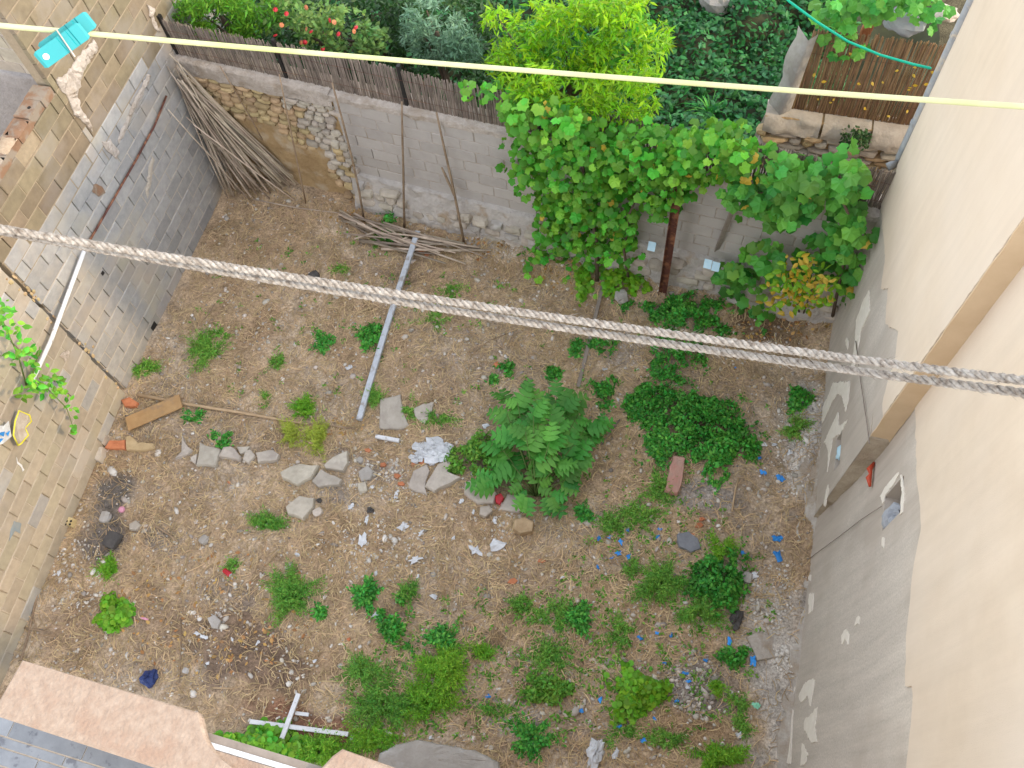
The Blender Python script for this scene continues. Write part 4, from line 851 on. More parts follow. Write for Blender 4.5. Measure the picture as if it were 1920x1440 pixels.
mb = MB(); wp = [LEFB.at(*LEFB.px(x, y, .1), .1+.03*math.sin(i*3)) for i, (x, y) in enumerate(wb)]; mb.add(wp+[p-LEFB.n*.01 for p in wp], [tuple(range(7))]+[(i, (i+1) % 7, 7+(i+1) % 7, 7+i) for i in range(7)])
wr = tag(link('plastic_bag', mb.mesh('plastic_bag'), M_white), 'white bag with a blue print at the left edge', 'bag')
for tri in ([(-10, 812), (4, 808), (2, 818)], [(6, 812), (14, 806), (10, 818)], [(-14, 822), (2, 821), (-6, 830)]):
    q = [LEFB.at(*LEFB.px(x, y, .1), .135) for x, y in tri]; mb = MB(); mb.add(q, [(0, 1, 2)]); link('blue_print', mb.mesh('blue_print'), M_blue, wr)

# ================================================================== LINES IN FRONT OF THE CAMERA
def line_pts(p, q, D0, D1, sag, n=60, ext=.35):
    out = []
    for i in range(n+1):
        f = -ext+(1+2*ext)*i/n; x = p[0]+(q[0]-p[0])*f; y = p[1]+(q[1]-p[1])*f+sag*4*f*(1-f)
        out.append(atD(x, y, D0+(D1-D0)*f))
    return out
mb = MB(); mb.tube(line_pts((0, 48), (1920, 200), .95, .86, 6), .0025, 10); tag(link('clothesline', mb.mesh('clothesline', True), M_line), 'pale yellow plastic clothesline stretched across the top', 'clothesline')
def rope(name, path, r, label, parent=None, strands=3, pitch=.023):
    root = thing(name, label, 'rope', path[0]); path = [np.array(p) for p in path]
    seg = np.cumsum([0]+[np.linalg.norm(path[i+1]-path[i]) for i in range(len(path)-1)]); L_ = seg[-1]; n = int(L_/.0035)
    for k in range(strands):
        pts = []
        for i in range(n+1):
            s = L_*i/n; j = min(np.searchsorted(seg, s, 'right')-1, len(path)-2); f = (s-seg[j])/(seg[j+1]-seg[j]); p = path[j]+(path[j+1]-path[j])*f
            d = path[j+1]-path[j]; d /= np.linalg.norm(d); a = np.cross(d, EZ); a /= np.linalg.norm(a); b = np.cross(d, a); t = 2*math.pi*(s/pitch+k/strands)+.5*math.sin(s*23)+.35*math.sin(s*61+1)
            pts.append(p+(a*math.cos(t)+b*math.sin(t))*r*.55+RNG.normal(0, r*.02, 3))
        mb = MB(); mb.tube(pts, r*.53, 6, jit=.1); link('strand', mb.mesh('strand', True), M_rope, root)
    V = []; F = []
    for i in range(1500):
        s = random.uniform(0, L_); j = min(np.searchsorted(seg, s, 'right')-1, len(path)-2); p = path[j]+(path[j+1]-path[j])*random.random()
        v = RNG.normal(0, 1, 3); v /= np.linalg.norm(v); u = np.cross(v, RNG.normal(0, 1, 3)); u /= np.linalg.norm(u); l = random.uniform(.003, .009)*(2.2 if random.random() < .06 else 1); tn = (path[j+1]-path[j]); tn /= np.linalg.norm(tn)
        p0 = p+v*r*.9; n_ = len(V); V += [p0-u*.0004, p0+u*.0004, p0+v*l*.6+tn*l*.8]; F.append((n_, n_+1, n_+2))
    tag(link('loose_fibre', mesh('loose_fibre', V, F), M_rope, root), kind='stuff')
rope('rope', line_pts((0, 428), (1920, 714), 1.0, .86, 12, 40), .0043, 'upper strand of the doubled pale hemp rope across the yard')
rope('rope', line_pts((0, 433), (1920, 737), 1.012, .872, 15, 40), .0043, 'lower strand of the doubled pale hemp rope across the yard')
# clothes peg
pg = thing('clothes_peg', 'turquoise plastic clothes peg clipped on the yellow line', 'peg', atD(125, 78, .93))
D = .935; c = atD(128, 78, D); e1 = atD(172, 46, D); e0 = atD(74, 115, D); ax = (e1-e0); Lp = np.linalg.norm(ax); ax /= Lp
vd = c-CAM; vd /= np.linalg.norm(vd); wd_ = np.cross(ax, vd); wd_ /= np.linalg.norm(wd_); th_ = np.cross(wd_, ax)
if np.dot(th_, vd) > 0: th_ = -th_
def peg_half(name, z0, z1, sh, ln, wsh=0.):
    mb = MB(); hw = .0078; prof = []
    xs = [0, .05, .06, .5, .52, .56, .58, .70, .72, .76, .78, .95, 1.0]; hh = [.7, 1, 1, 1, .82, .82, 1, 1, .8, .8, 1, 1, .75]
    V = []; F = []
    for x, h in zip(xs, hh):
        o = e0+ax*(x*ln*Lp+sh)-wd_*wsh
        zt2 = z0+(z1-z0)*h; w_ = hw*(1 if 0 < x < 1 else .82)
        V += [o-wd_*w_+th_*z0, o+wd_*w_+th_*z0, o+wd_*w_+th_*zt2, o-wd_*w_+th_*zt2]
    for i in range(len(xs)-1):
        for k in range(4): F.append((i*4+k, i*4+(k+1) % 4, i*4+4+(k+1) % 4, i*4+4+k))
    F += [(3, 2, 1, 0), tuple(range(len(V)-4, len(V)))]
    return link(name, mesh(name, V, F), M_teal, pg)
peg_half('peg_jaw', .0035, .0095, 0, .86); peg_half('peg_jaw', -.0095, -.0035, Lp*.14, .92, .004 if (wd_@UP) < 0 else -.004)
mb = MB(); q = e0+ax*Lp*.47; mb.tube([q-wd_*.0124-th_*.011, q-wd_*.0124+th_*.0105, q+wd_*.0124+ax*.003+th_*.0105, q+wd_*.0124+ax*.003-th_*.011], .0007, 6); link('spring', mb.mesh('spring'), M_steel, pg)
mb = MB(); q = e0+ax*Lp*.13+th_*.0096; mb.tube([q-th_*.0005, q+th_*.0004], .0028, 8); link('peg_hole', mb.mesh('peg_hole'), M_flake, pg)
# green wire to the house corner
mb = MB(); gp = [(1455, -20), (1480, 3), (1530, 40), (1590, 78), (1650, 103), (1710, 120), (1745, 128)]
mb.tube([atY(x, y, 8.2-.75*i/6) for i, (x, y) in enumerate(gp)], .013, 6); tag(link('garden_hose', mb.mesh('garden_hose', True), M_greenl), 'thin bright green hose strung to the house corner', 'hose')
# ================================================================== VEGETATION
def tpl(kind):
    if kind == 'ovate':
        V = [(0, 0, 0), (-.27, .3, -.05), (-.25, .62, -.05), (0, 1, -.08), (.25, .62, -.05), (.27, .3, -.05), (0, .33, .02), (0, .66, .02)]
        F = [(0, 6, 1), (0, 5, 6), (1, 6, 2), (6, 7, 2), (6, 5, 4), (6, 4, 7), (2, 7, 3), (7, 4, 3)]
    elif kind == 'round':
        V = [(0, .45, .05)]+[(.46*math.sin(a), .45-.46*math.cos(a), -.04*math.cos(2*a)) for a in np.linspace(0, 2*math.pi, 8)[:-1]]; F = [(0, 1+k, 1+(k+1) % 7) for k in range(7)]
    elif kind == 'lance':
        V = [(0, 0, 0), (-.13, .42, .0), (0, 1, -.08), (.13, .42, .0), (0, .42, .035)]; F = [(0, 4, 1), (0, 3, 4), (1, 4, 2), (4, 3, 2)]
    elif kind == 'palmate':
        ang = np.radians([-150, -115, -82, -55, -30, 0, 30, 55, 82, 115, 150]); rad = [.38, .50, .46, .60, .52, .68, .52, .60, .46, .50, .38]
        V = [(0, .32, .04)]+[(r*math.sin(a), .32+r*math.cos(a)*.95, -.10*(k % 2)-.06*abs(math.sin(a))) for k, (a, r) in enumerate(zip(ang, rad))]+[(0, .16, 0)]
        n = len(V)-1; F = [(0, k+1, k) for k in range(1, n)]+[(0, 1, n)]; F = [f for f in F]
    elif kind == 'deep':
        V = [(0, .0, 0), (0, .25, .03), (0, .5, .03), (0, .75, .02), (0, 1.0, -.08)]; F = []
        for k, (y0, y1, ln) in enumerate(((.08, .3, .42), (.32, .52, .5), (.54, .74, .4), (.76, .92, .22))):
            for sx in (-1, 1):
                n = len(V); V += [(0, y0, .02), (sx*ln*.55, y0+.05, .0), (sx*ln, y0+.22, -.08), (sx*ln*.5, y1+.06, -.01), (0, y1, .02)]
                F += [(n, n+1, n+4), (n+1, n+3, n+4), (n+1, n+2, n+3)]
        F += [(1, 2, 3)]
    return np.array(V, float), np.array(F, int)
TPL = {k: tpl(k) for k in ('ovate', 'round', 'lance', 'palmate', 'deep')}
def norm(v): return v/(np.linalg.norm(v, axis=-1, keepdims=True)+1e-9)
def frames(Nn, dirv=None):
    N = len(Nn); Nn = norm(Nn)
    d = RNG.normal(0, 1, (N, 3)) if dirv is None else dirv
    T = norm(d-(d*Nn).sum(1, keepdims=True)*Nn); B = np.cross(T, Nn)
    return B, T, Nn
def leaf_arrays(P, Nn, size, kind, dirv=None):
    tv, tf = TPL[kind]; B, T, Nn = frames(np.asarray(Nn), dirv); k = len(tv); size = np.asarray(size)[:, None, None]
    V = P[:, None, :]+size*(tv[None, :, 0, None]*B[:, None, :]+tv[None, :, 1, None]*T[:, None, :]+tv[None, :, 2, None]*Nn[:, None, :])
    F = tf[None]+(np.arange(len(P))*k)[:, None, None]
    return V.reshape(-1, 3), F.reshape(-1, 3)
def leaf_obj(name, m, P, Nn, size, kind, parent=None, dirv=None):
    V, F = leaf_arrays(P, Nn, size, kind, dirv); return link(name, bigmesh(name, V, F), m, parent)
LM = {}
def leaf_single(m, kind):
    if (m.name, kind) not in LM:
        tv, tf = TPL[kind]; me = mesh('leaf', tv, [tuple(f) for f in tf.tolist()]); me.materials.append(m); LM[m.name, kind] = me
    return LM[m.name, kind]
def leaf_parts(m, P, Nn, size, kind, parent, dirv=None):
    B, T, Nn = frames(np.asarray(Nn), dirv)
    for i in range(len(P)): inst('leaf', leaf_single(m, kind), frame_mat(P[i], B[i]*size[i], T[i]*size[i], Nn[i]*size[i]), parent)
def ell_px(ells, n):
    """random photo pixels inside a set of ellipses, by area"""
    A = np.array([e[2]*e[3]*(e[4] if len(e) > 4 else 1) for e in ells], float); c = RNG.choice(len(ells), n, p=A/A.sum())
    r = np.sqrt(RNG.random(n)); t = RNG.random(n)*2*np.pi; E = np.array([e[:4] for e in ells], float)[c]
    return E[:, 0]+E[:, 2]*r*np.cos(t), E[:, 1]+E[:, 3]*r*np.sin(t), r
def outN(n, up=1., toward=None, jit=.7):
    v = RNG.normal(0, jit, (n, 3)); v[:, 2] += up
    if toward is not None: v = v+np.asarray(toward)
    return v
def branches(name, m, segs, parent):
    for pts, r in segs:
        mb = MB(); mb.tube(pts, r, 6); link(name, mb.mesh(name, True), m, parent)

# --- climber on the far wall
def wall_plant(name, label, ells, n_big, n_mass, mb_, mm, size, offr, kind, stems, cat='climber', yel=0):
    root = thing(name, label, cat, stems[0][0][0])
    x, y, r = ell_px(ells, n_big); o = RNG.uniform(offr[0]+.5*(offr[1]-offr[0]), offr[1], n_big)*(1.05-.6*r**2)+.05
    P = np.array([FAR.at(*FAR.px(a, b, c), c) for a, b, c in zip(x, y, o)]); P[:, 2] = np.maximum(P[:, 2], gh(P[:, 0], P[:, 1])+.04)
    dv = RNG.normal(0, .6, (n_big, 3)); dv[:, 2] -= .7; dv[:, 1] -= .5
    leaf_parts(mb_, P, outN(n_big, .9, (0, -.7, 0), .45), RNG.uniform(.55, 1.3, n_big)*size, kind, root, dv)
    x, y, r = ell_px(ells, n_mass); o = RNG.uniform(offr[0], offr[1], n_mass)*(1.0-.6*r**2)
    P = np.array([FAR.at(*FAR.px(a, b, c), c) for a, b, c in zip(x, y, o)]); P[:, 2] = np.maximum(P[:, 2], gh(P[:, 0], P[:, 1])+.02)
    dv = RNG.normal(0, .6, (n_mass, 3)); dv[:, 2] -= .6
    tag(leaf_obj('foliage', mm, P, outN(n_mass, .8, (0, -.6, 0), .6), RNG.uniform(.55, 1.1, n_mass)*size, kind, root, dv), kind='stuff')
    if yel:
        x, y, r = ell_px(ells, yel); P = np.array([FAR.at(*FAR.px(a, b, .35), .35) for a, b in zip(x, y)]); leaf_parts(L_yellow, P, outN(yel, .8, (0, -.6, 0), .6), RNG.uniform(.4, .8, yel)*size, kind, root)
    branches('stem', M_bark, stems, root); return root
def fp(px, py, o): return FAR.at(*FAR.px(px, py, o), o)
wall_plant('climbing_vine', 'big leafy climber spilling over the middle of the far wall', [(1075, 330, 105, 95), (1190, 300, 130, 70), (1110, 420, 85, 85), (1035, 440, 40, 60, .7), (1330, 285, 85, 55), (1240, 350, 60, 45), (1150, 480, 55, 60, .45), (1040, 235, 85, 45), (985, 320, 35, 45, .5), (1000, 490, 25, 30, .7), (1380, 280, 40, 45), (905, 170, 50, 18, .5), (985, 205, 50, 25, .7), (952, 330, 18, 22, .4), (955, 265, 20, 16, .4), (1000, 515, 22, 16, .5), (1075, 520, 25, 30, .4), (1235, 400, 22, 22, .5), (1300, 345, 32, 14, .5), (1190, 520, 20, 30, .4)],
           300, 2300, L_vine, L_vines, .122, (.08, .62), 'palmate', [([GG(1120, 520), fp(1118, 450, .3), fp(1105, 380, .3), fp(1090, 300, .25), fp(1060, 240, .1)], [.03, .026, .022, .018, .012]), ([GG(1180, 525), fp(1170, 470, .3), fp(1180, 400, .35), fp(1220, 320, .3), fp(1330, 280, .15)], [.02, .018, .016, .012, .008]), ([fp(1020, 420, .15), fp(1000, 470, .2), fp(985, 505, .25)], [.008, .007, .005])], yel=25)
wall_plant('grape_vine', 'broad leaved vine hanging in the right corner of the far wall', [(1440, 315, 65, 45), (1500, 345, 70, 55), (1585, 340, 45, 45), (1400, 370, 55, 35), (1480, 400, 50, 28), (1590, 460, 50, 80), (1550, 470, 50, 40, .6), (1440, 495, 75, 45, .8), (1395, 560, 35, 45, .6), (1600, 570, 22, 50), (1598, 275, 16, 26, .6), (1430, 600, 25, 30, .6), (1370, 520, 25, 35, .7)],
           190, 420, L_grape, L_grapes, .165, (.08, .5), 'palmate', [([GG(1560, 600), fp(1580, 500, .3), fp(1590, 400, .3), fp(1560, 330, .2), fp(1450, 300, .15)], [.025, .02, .018, .014, .008]), ([fp(1640, 350, .1), fp(1600, 340, .2), fp(1480, 355, .25), fp(1400, 365, .3)], [.01, .01, .008, .006])], yel=14)

# --- shrubs and trees in the garden behind the wall
def crown(root, m, ells, n, Yr, size, kind, up=.8, jit=.8, name='crown', hang=0.):
    x, y, r = ell_px(ells, n); Y = RNG.uniform(Yr[0], Yr[1], n)-(.35*(1-r))*(Yr[1]-Yr[0])*.5
    cl = vnoise(x*.035, y*.035, int(n) % 13)   # clumps: thin the crown between them
    k = cl*.65+.35*vnoise(x*.09, y*.09, 3)+RNG.normal(0, .07, n) > (.47 if m is L_tree else .4); x, y, Y = x[k], y[k], Y[k]
    P = np.array([atY(a, b, c) for a, b, c in zip(x, y, Y)]); P[:, 2] = np.maximum(P[:, 2], .05)
    dv = RNG.normal(0, .8, (len(P), 3)); dv[:, 2] -= hang
    return tag(leaf_obj(name, m, P, outN(len(P), up, None, jit), RNG.uniform(.6, 1.25, len(P))*size, kind, root, dv), kind='stuff')
def tree(name, label, m, ells, n, Yr, size, kind, base, cat='tree', hang=0., up=.8):
    root = thing(name, label, cat, base); crown(root, m, ells, n, Yr, size, kind, up, hang=hang); Ym = sum(Yr)/2; base = np.array(base)
    c = np.mean([atY(e[0], e[1], Ym) for e in ells], 0); mid = (base+c)/2; mid[0] += .05
    mb = MB(); mb.tube([base-EZ*.1, mid, c], [.07, .05, .03], 8); link('trunk', mb.mesh('trunk', True), M_bark, root)
    for e in ells:
        q = atY(e[0], e[1], Ym); s = mid+(c-mid)*random.uniform(0, .8); mb = MB(); mb.tube([s, (s+q)/2+EZ*.08, q], [.03, .02, .008], 6); link('limb', mb.mesh('limb', True), M_bark, root)
    return root
tree('dark_shrub', 'dark evergreen shrub mass behind the reed screen', L_dark, [(640, 60, 130, 90), (800, 30, 140, 60), (420, 40, 120, 60), (870, 100, 70, 70), (720, 110, 110, 45)], 15000, (8.9, 10.4), .085, 'ovate', (-4.6, 10, 0), 'shrub')
tree('conifer_shrub', 'bright feathery green shrub in the top left behind the reed screen', L_thuja, [(400, 25, 75, 40), (460, 15, 70, 45), (370, 20, 50, 30), (430, 65, 55, 22)], 8000, (8.15, 8.9), .1, 'lance', (-6.4, 8.7, 0), 'shrub')
lt = tree('flowering_shrub', 'flowering shrub with small red blossoms behind the reed screen', L_lant, [(570, 45, 70, 55), (640, 60, 55, 50), (520, 20, 45, 40), (690, 75, 40, 30), (610, 95, 60, 18)], 4200, (8.2, 8.9), .08, 'ovate', (-5.3, 8.7, 0), 'shrub')
for k in range(15):
    x, y, _ = ell_px([(560, 35, 70, 45), (600, 60, 70, 35)], 1); p = atY(x[0], y[0], 8.12); n_ = 7
    nn = norm(RNG.normal(0, .4, 3)+np.array([0, -.5, .8])); B, T, Nn = frames(nn[None])
    V = [p+Nn[0]*.015]+[p+(B[0]*math.cos(a)+T[0]*math.sin(a))*.033 for a in np.linspace(0, 6.283, n_+1)[:-1]]
    link('blossom', mesh('blossom', V, [(0, 1+i, 1+(i+1) % n_) for i in range(n_)]), M_red if random.random() < .55 else M_terra, lt)
tree('olive_shrub', 'grey green shrub with narrow leaves left of the yellow green tree', L_olive, [(825, 70, 60, 50), (790, 55, 45, 40), (860, 95, 45, 35), (800, 20, 35, 25)], 6500, (8.3, 9.0), .09, 'lance', (-3.9, 8.7, 0), 'shrub', up=.5)
yt = tree('young_tree', 'bright yellow green tree rising behind the far wall', L_tree, [(1060, 55, 105, 60), (985, 85, 58, 55), (1155, 30, 80, 45), (1222, 70, 34, 42), (1010, 150, 72, 42), (1120, 130, 55, 55), (1195, 140, 38, 45), (938, 40, 34, 26), (930, 120, 25, 22, .5), (1070, 215, 80, 40), (1000, 225, 60, 40), (1150, 225, 70, 40)], 17000, (8.0, 9.1), .12, 'lance', (-2.2, 8.6, 0), hang=.3)
crown(yt, L_tree, [(1060, 190, 110, 45), (995, 165, 70, 45), (1150, 190, 85, 55), (1080, 240, 80, 35, .7), (1200, 130, 45, 50)], 4200, (7.25, 7.75), .11, 'lance', hang=.4)
crown(yt, L_vines, [(1090, 130, 120, 70), (1010, 110, 80, 70), (1160, 90, 80, 80)], 2500, (8.2, 9.2), .1, 'ovate')
# --- ivy ground cover
def ivy():
    n = 34000; x = RNG.uniform(-9.3, 1.6, n)*1.0; y = RNG.uniform(8.25, 14.5, n); z = .25+.55*vnoise(x*1.3, y*1.3, 31)+.25*vnoise(x*4, y*4, 32); z = np.where(x < -3, z*.5+.05, z); kk = (x > -3.2) | (RNG.random(n) < .6); x, y, z = x[kk], y[kk], z[kk]
    k = ~((x > .35) & (y < 9.3)); x, y, z = x[k], y[k], z[k]
    P = np.stack([x, y, z+RNG.uniform(-.15, .05, len(x))], -1)
    tag(leaf_obj('ivy_cover', L_ivy, P, outN(len(P), 1.0, None, .55), RNG.uniform(.06, .14, len(P)), 'ovate'), 'dark green ivy carpeting the neighbouring garden', 'ivy', kind='stuff')
    X, Y = np.meshgrid(np.arange(-9.5, 3, .2), np.arange(8.3, 16, .2)); Z = .02+.55*vnoise(X*1.3, Y*1.3, 31)+.25*vnoise(X*4, Y*4, 32); Z = np.where(X < -3, Z*.5, Z)
    nx = X.shape[1]; i = (np.arange(X.shape[0]-1)[:, None]*nx+np.arange(nx-1)[None]).ravel()
    o = link('garden_soil', bigmesh('garden_soil', np.stack([X, Y, Z], -1).reshape(-1, 3), np.stack([i, i+1, i+1+nx, i+nx], -1), True), mat('leaf_mould', (.045, .05, .022), (.03, .032, .016), 9, .95)); tag(o, 'shaded soil of the neighbouring garden', 'ground', kind='structure')
ivy()
def blades(name, base, n, L_, wd, m, label, cat='plant', spread=1., group=None, parent=None, up=.9):
    V = []; F = []
    for k in range(n):
        a = random.uniform(0, 6.283); l = L_*random.uniform(.6, 1.1); d = np.array([math.cos(a), math.sin(a), 0]); s = np.array([-d[1], d[0], 0]); b = np.array(base)+d*random.uniform(0, .04*spread)
        n0 = len(V); e = random.uniform(.4, 1.2)*spread
        for i in range(5):
            f = i/4; p = b+d*l*f*e*.7+EZ*l*up*(f-.75*f*f*e); w_ = wd*(1-f*.85); V += [p-s*w_, p+s*w_]
        for i in range(4): F.append((n0+i*2, n0+i*2+1, n0+i*2+3, n0+i*2+2))
    return tag(link(name, bigmesh(name, V, F), m, parent), label, cat, group)
p = G(1330, 215, .5); blades('strap_plant', p, 40, .55, .014, L_clover, 'strap leaved plant arching in the dark ivy', spread=1.1)
p = G(1345, 5, .6); flagm = lumpy('boulder', p, (.28, .2, .22), 61, M_conc, 8, .15, 'pale grey rock in the ivy at the top edge', 'rock')
# top right pots and pieces above the brown reeds
for (px, py, Y, r, m, l, nm, ct) in ((1700, 38, 8.8, (.22, .16, .16), M_tarp, 'folded dark grey tarpaulin behind the brown reed screen', 'tarp_bundle', 'tarp'), (1625, 55, 8.8, (.06, .06, .2), M_terra, 'orange brown broken pot behind the brown reed screen', 'clay_pot', 'pot'), (1775, 25, 8.9, (.12, .12, .06), M_stone_w, 'pale bowl shaped stone in the top right corner', 'stone_bowl', 'bowl')):
    lumpy(nm, atY(px, py, Y), r, len(l), m, 8, .22, l, ct)
rt2 = thing('creeper', 'yellowing creeper drooping over the brown reed screen', 'creeper', atY(1560, 90, 8.5))
x, y, r = ell_px([(1570, 50, 40, 35), (1600, 20, 80, 25), (1590, 95, 25, 25), (1740, 25, 35, 30), (1660, 10, 60, 15)], 150); P = np.array([atY(a, b, random.uniform(8.45, 8.75)) for a, b in zip(x, y)])
leaf_parts(L_grape, P, outN(150, .8, (0, -.5, 0), .5), RNG.uniform(.09, .16, 150), 'palmate', rt2)
P = np.array([RS.at(random.uniform(.1, 1.4), random.uniform(2.3, 3.3), .03) for _ in range(22)]); leaf_parts(L_yellow, P, outN(22, .3, (0, -1, 0), .4), RNG.uniform(.04, .07, 22), 'ovate', rt2)
x, y, r = ell_px([(1605, 250, 28, 18)], 260); P = np.array([RU.at(RU.px(a, b)[0], RU.px(a, b)[1], random.uniform(.02, .16)) for a, b in zip(x, y)])
tag(leaf_obj('wall_weed', L_dark, P, outN(260, .6, (0, -.8, 0), .6), RNG.uniform(.03, .06, 260), 'ovate'), 'dark tuft growing out of the crumbling stone wall', 'weed')

# --- yellow leaved shrub, right
ys = thing('yellow_shrub', 'shrub with yellow and green leaves below the broad leaved vine', 'shrub', GG(1500, 585))
x, y, r = ell_px([(1495, 520, 60, 40), (1465, 560, 35, 30), (1520, 545, 50, 40)], 520); P = np.array([fp(a, b, random.uniform(.35, .75)) for a, b in zip(x, y)]); P[:, 2] = np.maximum(P[:, 2], .08)
leaf_parts(L_yellow, P[:140], outN(140, .8, (0, -.5, 0), .6), RNG.uniform(.06, .12, 140), 'ovate', ys); leaf_parts(L_weedb, P[140:290], outN(150, .8, (0, -.5, 0), .6), RNG.uniform(.07, .13, 150), 'ovate', ys)
branches('stem', M_bark, [([GG(1500, 590), fp(1490, 550, .5), fp(1480, 510, .5)], [.012, .01, .006]), ([GG(1505, 592), fp(1520, 550, .55), fp(1530, 520, .5)], [.012, .01, .006])], ys)

# --- creeper on the sunlit left wall
cr = thing('wall_creeper', 'small green creeper growing out of the sunlit block wall', 'creeper', LEFB.at(*LEFB.px(55, 720), .02))
def lw(px, py, o): return LEFB.at(*LEFB.px(px, py, o), o)
x, y, r = ell_px([(55, 665, 40, 28), (75, 715, 38, 25), (45, 740, 22, 14), (105, 730, 25, 20), (125, 765, 18, 22), (140, 805, 12, 14), (20, 620, 25, 25), (5, 580, 18, 25)], 150); P = np.array([lw(a, b, random.uniform(.12, .4)) for a, b in zip(x, y)])
leaf_parts(L_vine, P, outN(150, .9, (.7, 0, 0), .45), RNG.uniform(.06, .12, 150), 'ovate', cr)
branches('stem', M_stem, [([lw(50, 725, .0), lw(65, 690, .2), lw(75, 650, .28)], [.012, .01, .006]), ([lw(50, 725, .0), lw(90, 730, .25), lw(125, 765, .3), lw(140, 810, .3)], [.01, .008, .006, .004]), ([lw(50, 725, .0), lw(35, 670, .2), lw(5, 600, .25)], [.01, .008, .005])], cr)

# --- lobed plant in the middle
lp = thing('lobed_plant', 'tall dark green plant with large lobed leaves in the middle of the yard', 'plant', GG(1005, 925))
pb0 = GG(1005, 930)
tips = [(945, 740), (985, 735), (1030, 720), (1070, 745), (1010, 770), (950, 775), (1050, 790), (1100, 800), (985, 810), (1030, 830), (1075, 835), (1115, 810), (1130, 795), (940, 840), (960, 870), (1000, 860), (1045, 870), (1080, 870), (1060, 900), (930, 890), (915, 905), (970, 900), (1010, 905), (1035, 930), (985, 930), (1000, 780), (1060, 765), (970, 755), (1090, 845), (1020, 890), (1045, 740), (960, 800), (1085, 775), (990, 840)]
for i, (px, py) in enumerate(tips):
    h = .25+.75*max(0, 1-math.hypot((px-1015)/110, (py-800)/120))
    q = G(px, py, h); mb = MB(); mid = pb0+(q-pb0)*.5+EZ*.12*h; mb.tube([pb0, mid, q], [.012, .008, .004], 5); link('stem', mb.mesh('stem', True), M_stem, lp)
    d = q-pb0; d = d/np.linalg.norm(d)
    n_ = 4
    for k in range(n_):
        a = random.uniform(-1.3, 1.3); dd = np.array([d[0]*math.cos(a)-d[1]*math.sin(a), d[0]*math.sin(a)+d[1]*math.cos(a), random.uniform(-.25, .2)])
        o = q-(q-mid)*random.uniform(0, .6); leaf_parts(L_lobed, o[None], outN(1, 1.2, None, .3), [random.uniform(.19, .34)], 'deep', lp, dd[None])

# --- weeds on the soil
def dome(px, py, rx, ry, h, n, hole=0.):
    c = GG(px, py); ax = (GG(px+rx, py)-c)*1.22; ay = (GG(px, py-ry)-c)*1.22
    r = np.sqrt(RNG.uniform(hole**2, 1, n)); t = RNG.random(n)*2*np.pi; w_ = 1+.3*np.sin(t*3+px)+.2*np.sin(t*5+py); r2 = r*w_*.85*np.where(RNG.random(n) < .12, 1.25, 1)
    P = c+r2[:, None]*(np.cos(t)[:, None]*ax+np.sin(t)[:, None]*ay); out = norm(np.stack([P[:, 0]-c[0], P[:, 1]-c[1], np.zeros(n)], -1))
    zz = h*np.clip(1-r**2, 0.06, 1)*RNG.uniform(.35, 1, n); P[:, 2] = gh(P[:, 0], P[:, 1])+zz+.01
    k = vnoise(P[:, 0]*11+px, P[:, 1]*11, 91)+RNG.normal(0, .1, n) > .28+.25*r
    if k.sum() < 6: k[:] = True
    return c, P[k], out[k], r[k]
def weed(kind, px, py, rx, ry, label, m=None, h=None, dens=1., name=None):
    m = m or L_weed; area = rx*ry; root = thing({'clover': 'leafy_weed', 'round': 'round_leaved_weed', 'fern': 'feathery_weed'}[kind], label, 'weed', GG(px, py), 'weeds on the yard soil')
    if kind == 'clover':
        h = h or .16; n = int(area*1.8*dens)+50; c, P, out, r = dome(px, py, rx, ry, h, n); n = len(P)
        o = leaf_obj('foliage', m, P, outN(n, .9, out*.5, .65), RNG.uniform(.026, .07, n), 'ovate', root)
    elif kind == 'round':
        h = h or .16; n = int(area*.75*dens)+30; c, P, out, r = dome(px, py, rx, ry, h, n); n = len(P)
        o = leaf_obj('foliage', m, P, outN(n, 1., out*.4, .4), RNG.uniform(.05, .09, n), 'round', root)
    else:                                                # feathery fronds with leaflets
        h = h or .14; nf = int(area*.12*dens)+10; c, P, out, r = dome(px, py, rx, ry, h, nf); nf = len(P); LP = []; LD = []; LS = []
        for i in range(nf):
            b = c+(P[i]-c)*random.uniform(.15, .5); b[2] = float(gh(b[0], b[1])); d = P[i]-b; d = d+RNG.normal(0, .02, 3); L_ = np.linalg.norm(d)+.03; d = d/np.linalg.norm(d); L_ = min(max(L_, .06), .3)
            sd = np.cross(d, EZ); sd /= np.linalg.norm(sd)+1e-6; k = 9
            for j in range(k):
                f = (j+1)/k; p_ = b+d*L_*f-EZ*.03*f*f
                for sg in (-1, 1): LP.append(p_); LD.append(d*.6+sd*sg+EZ*random.uniform(-.1, .35)); LS.append(random.uniform(.026, .05)*(1.15-.6*f))
            LP.append(b+d*L_); LD.append(d); LS.append(.035)
        LP = np.array(LP); LD = np.array(LD); nn = outN(len(LP), 1., None, .4)
        o = leaf_obj('foliage', m, LP, nn, np.array(LS)*(1.35 if m is L_clover else 1.45), 'ovate' if m is L_clover else 'lance', root, LD)
    tag(o, kind='stuff'); return root
